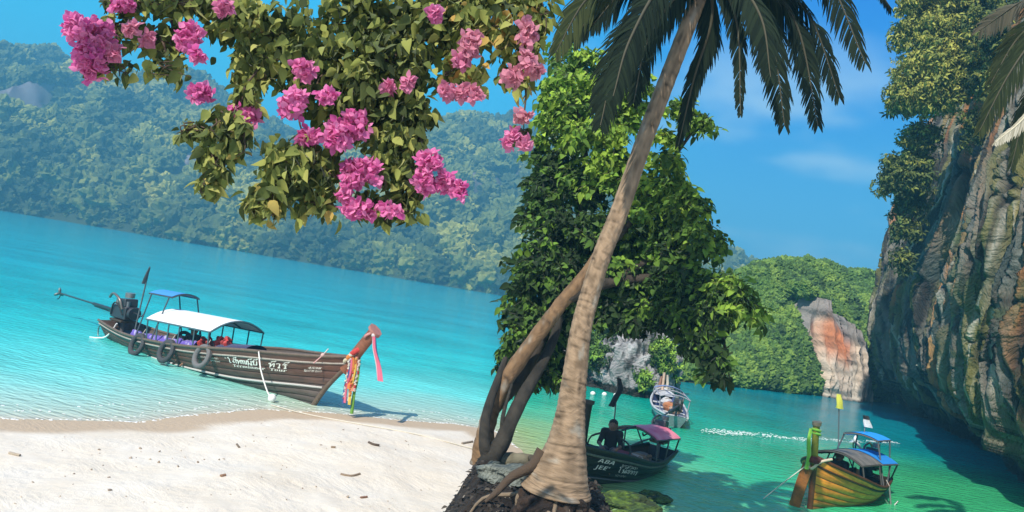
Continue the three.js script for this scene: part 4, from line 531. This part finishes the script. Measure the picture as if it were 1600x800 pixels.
{
  const p = thing('coconut_palm', 'coconut palm with a flared base leaning over the black boat', 'palm tree'), A = at;
  const path = [[869, 766, 10], [874, 740, 10], [885, 690, 10], [892, 640, 10.05], [898, 590, 10.1], [907, 520, 10.2], [921, 463, 10.3], [942, 395, 10.4], [968, 330, 10.55], [1010, 210, 10.8], [1050, 105, 11], [1090, 0, 11.2], [1106, -45, 11.3]].map(([x, y, d]) => A(x, y, d));
  obj('trunk', tube(path, [.47, .38, .245, .185, .165, .142, .13, .126, .124, .12, .117, .115, .115], ringBark(hex('#b59a7c').map((x) => x * .72), hex('#54432f').map((x) => x * .6), 62), 26, 260, { bump: (u, v) => 1 + lerp(.012, .04, clamp(v * 3)) * Math.exp(-(((((v * 62 + fbm(u < .999 ? Math.cos(u * 6.28) : 1, Math.sin(u * 6.28), v * 9, 2) * .7 + 3) % 1) - .5) / .16) ** 2)) + fbm(Math.cos(u * 6.283) * 1.3 + 5, Math.sin(u * 6.283) * 1.3, v * 12, 4) * lerp(.14, .05, clamp(v * 5)) }), MAT.bark, p);
  const b0 = A(869, 768, 10), r = rng(9); obj('root_mass', (() => { const g = mergeVertices(new THREE.IcosahedronGeometry(1, 12).deleteAttribute('uv').deleteAttribute('normal')), q = g.attributes.position; for (let i = 0; i < q.count; i++) { const x = q.getX(i), y = q.getY(i), z = q.getZ(i), k = 1 + fbm(x * 3, y * 2, z * 3, 4) * .5; q.setXYZ(i, b0.x + x * k * .5, b0.y - .24 + y * k * .38, b0.z + .05 + z * k * .46); } g.computeVertexNormals(); g.setAttribute('uv', new THREE.Float32BufferAttribute(new Float32Array(q.count * 2).map((_, i) => (i % 2 ? q.getY(i >> 1) : q.getX(i >> 1) + q.getZ(i >> 1))), 2)); return paint(g, (x, y, z) => mix3([.012, .008, .006], [.05, .03, .02], clamp(.5 + fbm(x * 6, y * 6, z * 6, 3) * 2))); })(), MAT.soil, p);
  for (let i = 0; i < 16; i++) { const a = r() * 6.28, d = V(Math.cos(a), 0, Math.sin(a)), l = .55 + r() * .7, q = b0.clone().addScaledVector(d, l); obj('root', tube([b0.clone().addScaledVector(d, .36).add(V(0, .0, 0)), b0.clone().addScaledVector(d, .48).add(V(0, -.14, 0)), b0.clone().addScaledVector(d, l * .8).add(V(0, -.3, 0)), V(q.x, Math.min(bankY(q.x, q.z), b0.y - .3) - .03, q.z)], [.045, .035, .025, .014], i % 3 ? [.05, .035, .025] : [.2, .15, .1], 6, 12), MAT.bark, p); }
  const big = A(800, 745, 9.9), bg = A(760, 772, 9.6); obj('root', tube([A(848, 705, 9.95), A(832, 728, 9.9), big, A(775, 770, 9.7), bg.add(V(0, -.1, 0))], [.09, .075, .06, .045, .02], hex('#6b5846').map((x) => x * .5), 8, 20), MAT.bark, p);
  const K = [1106, -45, 11.3], F2 = (l, o) => frond(p, [K, ...l].map(([x, y, d]) => A(x, y, d)), o);
  F2([[1020, 12, 10.9], [965, 92, 10.5], [938, 196, 10.2]], { seed: 1, leaf: .62, spread: .6, droop: .3 });
  F2([[1040, -30, 10.4], [985, 60, 9.7], [958, 150, 9.3]], { seed: 21, leaf: .55, spread: .55, droop: .32 });
  F2([[1000, -50, 11.5], [920, -5, 11.7], [868, 82, 11.7]], { seed: 2, leaf: .62, spread: .6, droop: .4, col: (t) => mix3([.02, .03, .012], [.07, .085, .03], t) });
  F2([[1010, -70, 12], [950, -20, 12.3], [896, 66, 12.5]], { seed: 22, leaf: .6, spread: .6, droop: .4 });
  F2([[1112, 30, 11.4], [1085, 120, 11.5], [1060, 226, 11.5]], { seed: 3, leaf: .42, spread: .42, droop: .35 });
  F2([[1135, -10, 11.0], [1153, 48, 10.8], [1157, 178, 10.6]], { seed: 4, leaf: .36, spread: .5, droop: .35 });
  F2([[1165, -15, 11.3], [1205, 55, 11.2], [1226, 196, 11.1]], { seed: 5, leaf: .64, spread: .6, droop: .35 });
  F2([[1180, -30, 11.6], [1245, 40, 11.8], [1278, 196, 11.8]], { seed: 6, leaf: .64, spread: .6, droop: .35 });
  F2([[1185, -45, 12], [1262, 20, 12.3], [1312, 152, 12.5]], { seed: 7, leaf: .6, spread: .58, droop: .35 });
  F2([[1180, -75, 11], [1285, -40, 10.6], [1352, 98, 10.3]], { seed: 8, leaf: .62, spread: .6, droop: .34 });
  F2([[1190, -90, 12.5], [1320, -80, 12.9], [1392, 12, 13.2]], { seed: 9, leaf: .55, spread: .5, droop: .4 });
  F2([[1060, -10, 10.9], [1012, 62, 10.6], [990, 160, 10.4]], { seed: 12, leaf: .5, spread: .6, droop: .32 }); F2([[1150, -30, 10.8], [1190, 30, 10.4], [1204, 120, 10.2]], { seed: 13, leaf: .55, spread: .6, droop: .32 }); F2([[1170, -50, 12.2], [1235, 10, 12.6], [1262, 110, 12.8]], { seed: 14, leaf: .6, spread: .6, droop: .32 }); F2([[1060, -60, 11.8], [980, -20, 12.2], [925, 40, 12.4]], { seed: 15, leaf: .6, spread: .6, droop: .35 });
  F2([[1105, 0, 12.2], [1110, 60, 12.8], [1080, 120, 13]], { seed: 10, leaf: .5, spread: .5, droop: .35 });
  for (const [x, y, d] of [[1085, -30, 11.1], [1125, -28, 11.1], [1108, -60, 11.6]]) obj('coconut', ball(.12, ...A(x, y, d).toArray(), [.12, .13, .04], [1, 1.2, 1], 12), MAT.plain, p);
}
{ // the palm beside the cliff, only the tips of its fronds reach into view
  const p = thing('coconut_palm', 'palm beside the cliff with dark drooping fronds and one pale dry frond', 'palm tree'), A = at, K = [1690, -10, 13];
  const k = A(...K), b = V(k.x + 1.1, groundY(k.x + 1.1, k.z + 1.5) - .1, k.z + 1.5);
  obj('trunk', tube([b, V(k.x + 1.0, 2, k.z + 1.3), V(k.x + .6, 5, k.z + .6), k], [.3, .2, .17, .15], ringBark(hex('#a5835f').map((x) => x * .6), hex('#4e3b2b').map((x) => x * .6), 50), 16, 120), MAT.bark, p);
  const F2 = (l, o) => frond(p, [K, ...l].map(([x, y, d]) => A(x, y, d)), o), dk = (t) => mix3([.016, .026, .012], [.05, .065, .025], t);
  F2([[1640, 30, 13], [1580, 110, 13], [1530, 205, 13]], { seed: 31, leaf: .62, spread: .55, droop: .3, col: dk }); F2([[1650, 10, 13.4], [1590, 60, 13.6], [1548, 130, 13.6]], { seed: 32, leaf: .6, spread: .6, droop: .3, col: dk }); F2([[1660, -20, 13.8], [1600, 0, 14], [1530, 48, 14]], { seed: 33, leaf: .6, spread: .6, droop: .3, col: (t) => mix3([.05, .05, .035], [.11, .1, .07], t) });
  F2([[1660, 90, 12.8], [1605, 178, 12.7], [1556, 222, 12.6]], { seed: 34, leaf: .34, spread: .35, droop: .3, rach: [.55, .5, .36], col: (t) => mix3([.3, .28, .2], [.6, .56, .45], t) }); F2([[1670, 60, 13.4], [1610, 150, 13.6], [1580, 260, 13.7]], { seed: 35, leaf: .55, spread: .5, droop: .35, col: dk });
}

// ---------------------------------------------------------------- broad-leaved trees behind the palm
{
  const t = thing('shore_tree', 'leaning broad-leaved tree behind the palm with bright leaves above dark ones', 'tree'), A = at, pale = ringBark(hex('#9a7a58').map((x) => x * .7), hex('#4a3827').map((x) => x * .7), 40);
  const base = A(754, 716, 12.9);
  obj('trunk', tube([V(base.x, 1.15, base.z), A(757, 690, 12.9), A(768, 640, 13), A(800, 580, 13.2), A(846, 515, 13.4), A(884, 466, 13.6), A(930, 405, 13.9), A(960, 340, 14.3)], [.2, .17, .14, .132, .128, .122, .1, .08], pale, 16, 90, { bump: (u, v) => 1 + fbm(Math.cos(u * 6.283) * 1.5, Math.sin(u * 6.283) * 1.5, v * 18, 4) * .28 }), MAT.bark, t);
  const lk = (u, v) => mix3([.02, .016, .012], [.07, .055, .04], clamp(.5 + fbm(u * 4, v * 20, 3, 3) * 1.6));
  for (const [l, rr] of [[[[768, 640, 13], [830, 560, 13.8], [900, 380, 15], [915, 260, 15.2], [900, 150, 15.2]], [.14, .12, .1, .07, .03]], [[[884, 466, 13.6], [960, 440, 14], [1060, 440, 14], [1120, 500, 13.8], [1140, 590, 13.7]], [.12, .1, .07, .04, .012]], [[[930, 405, 13.9], [1000, 330, 14.6], [1050, 250, 14.6], [1095, 190, 14.4]], [.09, .07, .045, .015]], [[[960, 440, 14], [1050, 380, 14.4], [1095, 325, 14.4]], [.07, .05, .015]], [[[1060, 440, 14], [1130, 455, 13.6], [1185, 478, 13.4]], [.05, .035, .012]]]) obj('limb', tube(l.map((q) => A(...q)), rr, lk, 9, 40), MAT.bark, t);
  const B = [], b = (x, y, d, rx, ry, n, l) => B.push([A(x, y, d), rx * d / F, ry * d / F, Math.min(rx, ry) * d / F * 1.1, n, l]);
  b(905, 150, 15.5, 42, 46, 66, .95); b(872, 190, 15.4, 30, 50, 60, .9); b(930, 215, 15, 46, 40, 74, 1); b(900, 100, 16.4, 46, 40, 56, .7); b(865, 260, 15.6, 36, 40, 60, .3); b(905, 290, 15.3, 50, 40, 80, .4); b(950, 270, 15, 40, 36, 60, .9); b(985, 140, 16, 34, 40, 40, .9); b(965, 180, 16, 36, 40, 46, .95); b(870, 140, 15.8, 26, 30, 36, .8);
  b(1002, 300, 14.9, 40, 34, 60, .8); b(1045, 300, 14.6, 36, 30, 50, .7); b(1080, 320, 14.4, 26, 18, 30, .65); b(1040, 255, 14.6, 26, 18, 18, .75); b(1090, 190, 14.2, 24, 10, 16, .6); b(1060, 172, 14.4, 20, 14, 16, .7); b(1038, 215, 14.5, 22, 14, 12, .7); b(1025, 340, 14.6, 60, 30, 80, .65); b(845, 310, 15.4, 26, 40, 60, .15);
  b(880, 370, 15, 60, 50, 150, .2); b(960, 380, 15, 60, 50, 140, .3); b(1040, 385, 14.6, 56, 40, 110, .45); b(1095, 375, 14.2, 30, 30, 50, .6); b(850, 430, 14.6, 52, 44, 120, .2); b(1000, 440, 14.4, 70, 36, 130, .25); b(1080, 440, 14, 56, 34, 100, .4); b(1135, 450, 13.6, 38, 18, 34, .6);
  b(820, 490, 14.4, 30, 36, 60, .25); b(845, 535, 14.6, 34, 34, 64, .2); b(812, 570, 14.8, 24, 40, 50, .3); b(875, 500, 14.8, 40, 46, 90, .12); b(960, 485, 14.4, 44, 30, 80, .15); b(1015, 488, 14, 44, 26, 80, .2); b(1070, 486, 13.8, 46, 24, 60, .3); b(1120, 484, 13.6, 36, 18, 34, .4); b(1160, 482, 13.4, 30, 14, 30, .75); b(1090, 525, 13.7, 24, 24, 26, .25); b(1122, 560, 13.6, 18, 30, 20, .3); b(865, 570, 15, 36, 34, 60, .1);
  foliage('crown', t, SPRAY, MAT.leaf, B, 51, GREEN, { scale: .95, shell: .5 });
  const r = rng(88), gs = [0, 1, 2].map((k) => { const sh = [.5, .8, 1.2][k]; return paint(leafGeo(.21, .13, .2, .25), [.05 * sh, .11 * sh, .02 * sh]); });
  for (let i = 0; i < 170; i++) { // leaves near enough to be told apart, on the hanging branch ends
    const [x, y, rx, ry] = [[1132, 590, 18, 34], [1110, 545, 28, 28], [1170, 480, 34, 14], [1090, 192, 26, 12], [1078, 318, 30, 18], [1045, 245, 24, 18]][i % 6], d = 13.3 + r() * .8, m = obj('leaf', gs[i % 3], MAT.leaf, t); m.position.copy(A(x + (r() + r() - 1) * rx, y + (r() + r() - 1) * ry, i % 6 > 2 ? d + .8 : d)); m.rotation.set((r() - .5) * 1.4, r() * 6.28, -.6 + (r() - .5) * 1.4); const s = .75 + r() * .5; m.scale.set(s, s, s);
  }
  const D = thing('shade_tree', 'dark forked tree trunk rising from the bank beside the leaning trunk', 'tree'); const fb = A(742, 730, 12.4);
  const bk = (u, v) => mix3([.012, .011, .009], [.045, .038, .028], clamp(.5 + fbm(u * 4, v * 20, 5, 3) * 1.6));
  obj('trunk', tube([V(fb.x + .18, 1.0, fb.z), A(764, 722, 12.4), A(785, 688, 12.5), A(812, 630, 12.8), A(840, 580, 13.4), A(868, 520, 14), A(880, 440, 14.4)], [.25, .18, .13, .115, .1, .085, .05], bk, 14, 60, { bump: (u, v) => 1 + fbm(Math.cos(u * 6.283) * 2, Math.sin(u * 6.283) * 2, v * 9, 3) * .3 }), MAT.bark, D);
  for (const [l, rr] of [[[[764, 718, 12.4], [757, 690, 12.4], [762, 640, 12.6], [790, 560, 13.4]], [.12, .1, .08, .05]], [[[785, 688, 12.5], [786, 650, 12.6], [800, 600, 12.9]], [.045, .035, .02]]]) obj('limb', tube(l.map((q) => A(...q)), rr, bk, 10, 30), MAT.bark, D);
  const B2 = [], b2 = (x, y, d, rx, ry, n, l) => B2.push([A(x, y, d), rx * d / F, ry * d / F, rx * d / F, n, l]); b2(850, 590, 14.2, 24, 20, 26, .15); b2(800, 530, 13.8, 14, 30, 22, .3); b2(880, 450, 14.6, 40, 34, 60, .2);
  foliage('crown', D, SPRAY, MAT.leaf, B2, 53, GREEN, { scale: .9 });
}

// ---------------------------------------------------------------- bougainvillea hanging in from above
{
  const t = thing('bougainvillea', 'bougainvillea with olive leaves and pink flowers hanging in front of the bay', 'shrub'), A = at, r = rng(101), tw = [.09, .06, .04];
  const crown = A(575, -170, 5.4), foot = V(-4.3, sandY(-4.3, -2.2) - .1, -2.2);
  obj('stem', tube([foot, V(-4.2, 3, -2.4), V(-3.7, 6, -3.2), V(-2.4, 7.1, -4.4), crown], [.1, .09, .075, .06, .045], tw, 10, 50), MAT.bark, t);
  const GROW = (i) => (i < 6 ? 2.7 : 1.95), blobs = [[600, 30, 5.3, 120, 60, 330, .3], [520, 110, 5.2, 90, 70, 330, .3], [610, 120, 5.1, 70, 80, 330, .25], [560, 175, 5.2, 70, 46, 190, .35], [640, 180, 5.1, 36, 46, 130, .4], [690, 40, 5.2, 60, 50, 150, .45], [770, 45, 5.1, 70, 46, 150, .6], [810, 110, 5.2, 36, 34, 60, .6], [720, 110, 5.1, 42, 30, 60, .6], [620, 235, 5.0, 44, 60, 200, .35], [640, 290, 5.0, 24, 44, 60, .4], [450, 255, 4.8, 46, 42, 150, .45], [415, 315, 4.7, 34, 30, 70, .5], [500, 260, 4.9, 34, 50, 100, .4], [490, 310, 4.9, 50, 30, 70, .5], [600, 320, 5, 60, 26, 80, .45], [440, 50, 5.2, 70, 60, 220, .4], [400, 100, 5.1, 44, 44, 120, .45], [370, 30, 5.1, 60, 40, 150, .45], [340, 245, 4.7, 30, 44, 70, .45], [300, 200, 4.7, 26, 18, 22, .45], [355, 190, 4.7, 36, 30, 46, .45], [385, 150, 4.9, 26, 26, 36, .4], [375, 215, 4.7, 22, 30, 34, .5], [250, 60, 5, 60, 36, 66, .45], [260, 105, 4.9, 44, 18, 24, .45], [185, 40, 5, 34, 30, 26, .45], [180, 105, 4.9, 36, 20, 14, .4], [190, 0, 5, 40, 16, 24, .4], [655, 210, 5, 10, 24, 10, .4], [830, 60, 5.2, 24, 50, 46, .6], [478, 215, 5, 20, 20, 22, .4], [465, 150, 5, 24, 24, 26, .4], [815, 205, 5.1, 12, 14, 6, .4], [325, 285, 4.7, 20, 22, 24, .5], [255, 2, 5, 60, 18, 60, .45], [330, -2, 5.1, 60, 22, 70, .45], [720, -5, 5.2, 80, 30, 110, .45], [800, -5, 5.2, 60, 30, 80, .55], [845, 20, 5.2, 22, 40, 34, .5]];
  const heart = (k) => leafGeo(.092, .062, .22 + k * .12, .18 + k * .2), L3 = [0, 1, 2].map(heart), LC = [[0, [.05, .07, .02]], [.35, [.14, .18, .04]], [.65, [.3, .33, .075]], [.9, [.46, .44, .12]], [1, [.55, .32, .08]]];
  const all = [];
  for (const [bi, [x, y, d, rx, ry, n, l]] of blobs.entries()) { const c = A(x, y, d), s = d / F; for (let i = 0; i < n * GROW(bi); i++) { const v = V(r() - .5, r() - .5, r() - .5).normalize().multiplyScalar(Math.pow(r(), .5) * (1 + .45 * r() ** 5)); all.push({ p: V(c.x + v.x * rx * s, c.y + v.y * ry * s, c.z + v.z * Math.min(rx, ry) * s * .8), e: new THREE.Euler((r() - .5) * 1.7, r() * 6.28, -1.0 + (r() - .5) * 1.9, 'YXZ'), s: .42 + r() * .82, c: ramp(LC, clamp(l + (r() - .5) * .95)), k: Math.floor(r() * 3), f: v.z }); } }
  all.sort((a, b) => b.f * .4 + b.s - a.f * .4 - a.s); const cols = Array.from({ length: 12 }, (_, i) => ramp(LC, i / 12)), shared = L3.map((g) => cols.map((c) => paint(g.clone(), c)));
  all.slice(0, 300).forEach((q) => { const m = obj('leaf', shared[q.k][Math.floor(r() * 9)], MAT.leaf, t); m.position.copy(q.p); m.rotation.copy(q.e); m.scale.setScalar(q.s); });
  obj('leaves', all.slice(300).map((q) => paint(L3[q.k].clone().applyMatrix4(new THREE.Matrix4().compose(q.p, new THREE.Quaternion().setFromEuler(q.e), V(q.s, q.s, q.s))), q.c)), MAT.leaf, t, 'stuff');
  // wiry branches from the stem into each mass of leaves
  for (const [i, [x, y, d, rx, ry]] of blobs.entries()) { let up1 = crown, best = 1e9; for (const [x2, y2, d2] of blobs) { const k = Math.hypot(x2 - x, y2 - y); if (y2 < y - 12 && k < best) { best = k; up1 = A(x2, y2, d2); } } const e = A(x + rx * .2, y + ry * .7, d), m1 = up1.clone().lerp(e, .35).add(V((r() - .5) * .1, .04, (r() - .5) * .1)), m2 = up1.clone().lerp(e, .7).add(V((r() - .5) * .08, .03, (r() - .5) * .08)); obj('branch', tube([up1, m1, m2, e], [.011, .009, .006, .003], tw, 6, 26), MAT.bark, t); for (let k = 0; k < 4; k++) obj('twig', tube([A(x + (r() - .5) * rx, y - r() * ry * .6, d), A(x + (r() - .5) * rx * 1.6, y + (r() - .3) * ry, d - .05), A(x + (r() - .5) * rx * 2.1, y + (r() - .1) * ry * 1.3, d)], [.006, .004, .0025], tw, 5, 8), MAT.bark, t); }
  const cl = [[130, 45, 28, 26, 1], [160, 62, 22, 34, 1], [140, 85, 24, 30, 1], [148, 112, 16, 18, 1], [190, 6, 20, 12, 1], [205, 45, 10, 14, .4], [180, 82, 9, 12, .6], [230, 62, 8, 14, .5], [295, 58, 20, 28, 1], [305, 85, 14, 10, 1], [315, 150, 19, 16, 1], [368, 184, 18, 20, 1], [390, 186, 16, 18, .9], [352, 12, 14, 14, .7], [475, 108, 20, 16, .9], [458, 160, 20, 26, 1], [510, 152, 16, 12, 1], [528, 212, 24, 24, 1], [556, 195, 24, 22, 1], [482, 214, 16, 16, 1], [550, 268, 22, 26, 1], [578, 268, 22, 22, 1], [560, 325, 28, 16, 1], [612, 326, 20, 12, 1], [538, 300, 10, 14, 1], [672, 252, 22, 18, 1], [662, 285, 18, 18, 1], [695, 285, 16, 18, 1], [718, 298, 12, 14, 1], [698, 142, 14, 10, .5], [728, 146, 24, 14, .45], [735, 72, 16, 24, .35], [722, 95, 12, 12, .6], [824, 50, 16, 26, .3], [800, 120, 16, 14, .3], [832, 112, 16, 14, .3], [797, 218, 11, 16, .8], [818, 182, 12, 10, .2], [820, 225, 10, 14, .6], [640, 130, 12, 9, .6], [678, 22, 12, 12, .8], [608, 136, 8, 8, .7], [825, 95, 14, 16, .3]];
  const bract = [0, 1].map((k) => leafGeo(.046, .040, .35 + k * .2, -.25));
  for (const [x, y, rx, ry, pk] of cl) {
    const d = 4.75 + r() * .15, c = A(x, y, d), s = d / F, l = [], n = Math.round(12 + rx * ry / 13);
    for (let i = 0; i < n; i++) { const v = V(r() - .5, r() - .5, r() - .35).normalize().multiplyScalar(Math.pow(r(), .4)), p = V(c.x + v.x * rx * s, c.y + v.y * ry * s, c.z + v.z * Math.min(rx, ry) * s * .8), q = new THREE.Quaternion().setFromEuler(new THREE.Euler(r() * 6.28, r() * 6.28, r() * 6.28)), k = r(), cc = mix3(mix3([.62, .36, .33], [.72, .30, .36], k), mix3([.66, .10, .36], [.88, .32, .58], k), pk); for (let j = 0; j < 3; j++) { const g = bract[j % 2].clone(); mv(g, 0, 0, 0, j * 2.094, 0, .75, .8 + r() * .4); g.applyMatrix4(new THREE.Matrix4().compose(p, q, V(1, 1, 1))); l.push(paint(g, cc)); } }
    obj('flower_cluster', l, MAT.petal, t);
  }
}

// ---------------------------------------------------------------- rocks, logs and drift on the shore
function rockGeo(seed, sx, sy, sz, c, det = 14) { const g = mergeVertices(new THREE.IcosahedronGeometry(1, det).deleteAttribute('uv').deleteAttribute('normal')), q = g.attributes.position; for (let i = 0; i < q.count; i++) { const x = q.getX(i), y = q.getY(i), z = q.getZ(i), k = 1 + fbm(x * 1.2 + seed, y * 1.2, z * 1.2 + seed, 4) * .7 + fbm(x * 4 + seed, y * 4, z * 4, 3) * .14; q.setXYZ(i, x * k * sx, y * k * sy, z * k * sz); } g.computeVertexNormals(); g.setAttribute('uv', new THREE.Float32BufferAttribute(new Float32Array(q.count * 2).map((_, i) => (i % 2 ? q.getY(i >> 1) : q.getX(i >> 1) + q.getZ(i >> 1))), 2)); return paint(g, c); }
{
  const mossy = (s) => (x, y, z) => mix3([.03, .045, .012], mix3([.035, .075, .012], [.17, .27, .03], clamp(.5 + fbm(x * 7 + s, y * 7, z * 7, 3) * 2)), clamp(.35 + y * 2 + fbm(x * 3 + s, y * 3, z * 3, 3) * 2));
  [[985, 790, .6, .26, .5, 'flat mossy green rock at the edge of the water below the black boat'], [1022, 780, .36, .2, .36, 'mossy green rock furthest out in the water'], [945, 786, .34, .2, .4, 'mossy stone against the foot of the palm'], [1000, 812, .55, .2, .4, 'low mossy rock in front of the flat green rock'], [930, 812, .4, .25, .4, 'dark green stone beside the palm roots']].forEach(([x, y, a, h, c, label], i) => { const p = gnd(x, y), o = tag(obj('mossy_rock', rockGeo(i * 5 + 2, a, h * .7, c, mossy(i * 3), 20), MAT.rock), label, 'rock', 'mossy rocks by the palm'); o.position.set(p.x, .03, p.z); });
  const grey = (s) => (x, y, z) => mix3([.07, .085, .075], [.2, .22, .19], clamp(.5 + fbm(x * 4 + s, y * 4, z * 4, 3) * 2));
  [[802, 744, 11.4, .5, .16, .3, 'grey slab of rock lying in front of the driftwood log'], [772, 740, 11.6, .22, .15, .22, 'grey rock at the foot of the dark forked trunk'], [836, 752, 11, .16, .12, .18, 'small grey rock beside the palm root']].forEach(([x, y, d, a, h, c, label], i) => { const o = tag(obj('rock', rockGeo(i * 7 + 40, a, h, c, grey(i)), MAT.rock), label, 'rock', 'grey rocks on the bank'); o.position.copy(at(x, y, d)); });
  const lg = thing('driftwood_log', 'pale flattened driftwood log lying across the back of the bank', 'log'); obj('log', tube([at(768, 722, 12.6), at(800, 719, 12.6), at(840, 724, 12.6), at(870, 728, 12.5)], [.11, .13, .13, .11], (u, v) => mix3([.1, .09, .06], [.24, .22, .15], clamp(.5 + fbm(u * 3, v * 6, 2, 3) * 2)), 12, 30, { bump: (u, v) => 1 + fbm(Math.cos(u * 6.28), Math.sin(u * 6.28), v * 7, 3) * .35 }), MAT.bark, lg); obj('knot', ball(.06, ...at(830, 716, 12.5).toArray(), [.08, .07, .05]), MAT.bark, lg);
  { const r = rng(6), m = [], c = [], e = new THREE.Euler(), q = new THREE.Quaternion(); for (let i = 0; i < 2600; i++) { const x = lerp(-.6, 2.3, r()), z = lerp(-13.2, -8.6, r()); if (bankMask(x, z) < .25) continue; const s = .25 + r() * .6; e.set((r() - .5) * .9, r() * 6.28, (r() - .5) * .9); m.push(new THREE.Matrix4().compose(V(x, bankY(x, z) + .02, z), q.setFromEuler(e), V(s, s, s))); c.push(ramp([[0, [.012, .01, .007]], [.7, [.04, .03, .02]], [.95, [.1, .08, .055]], [1, [.4, .36, .3]]], r())); } inst('leaf_litter', leafGeo(.14, .08, .4, .3), MAT.plain, m, c); }
  { const r = rng(16), m = [], c = [], e = new THREE.Euler(), q = new THREE.Quaternion(); for (let i = 0; i < 420; i++) { const x = lerp(-11, 0, r()), z = lerp(-19, -9.2, r()), s = shoreDist(x, z); if (s < 1.2 || bankMask(x, z) > .02) continue; if (fbm(x * .7, z * .7, 22, 2) < .06 && r() < .8) continue; const k = .008 + r() * r() * .022; e.set(r(), r() * 6.28, r()); m.push(new THREE.Matrix4().compose(V(x, sandY(x, z) + k * .2, z), q.setFromEuler(e), V(k * 1.6, k * .6, k))); c.push(ramp([[0, [.2, .14, .09]], [1, [.55, .46, .36]]], r())); } inst('beach_debris', new THREE.IcosahedronGeometry(1, 1), MAT.plain, m, c); }
  const drift = (pts, rad, c, name, label, cat) => { const l = pts.map(([x, y]) => { const p = gnd(x, y, .5), h = sandY(p.x, p.z); const g = gnd(x, y, h); return V(g.x, sandY(g.x, g.z) + rad * .6, g.z); }); return tag(obj(name, tube(l, rad, c, 6, 8), MAT.bark), label, cat); };
  drift([[532, 741], [548, 744], [562, 742]], .022, [.3, .22, .15], 'twig', 'longest twig, lying alone on the open sand', 'twig'); drift([[576, 692], [583, 697], [592, 698]], .03, [.1, .07, .05], 'twig', 'dark crooked twig near the mooring rope', 'twig'); drift([[517, 700], [524, 701]], .025, [.25, .18, .12], 'twig', 'short brown twig below the shadow of the bow', 'twig'); drift([[564, 775], [574, 773]], .02, [.3, .16, .1], 'twig', 'reddish twig near the lower edge of the sand', 'twig'); drift([[722, 694], [738, 691]], .03, [.3, .24, .18], 'twig', 'pale twig lying by the mooring rope towards the bank', 'twig'); drift([[15, 705], [32, 708]], .025, [.4, .33, .25], 'twig', 'pale twig on the dry sand just below the wet band of the beach', 'twig'); drift([[345, 743], [352, 742]], .025, [.35, .2, .12], 'twig', 'small orange brown twig in the middle of the sand', 'twig'); drift([[370, 694], [374, 698]], .02, [.2, .15, .1], 'twig', 'tiny dark twig just below the brown hull', 'twig');
}
renderer.render(scene, camera);
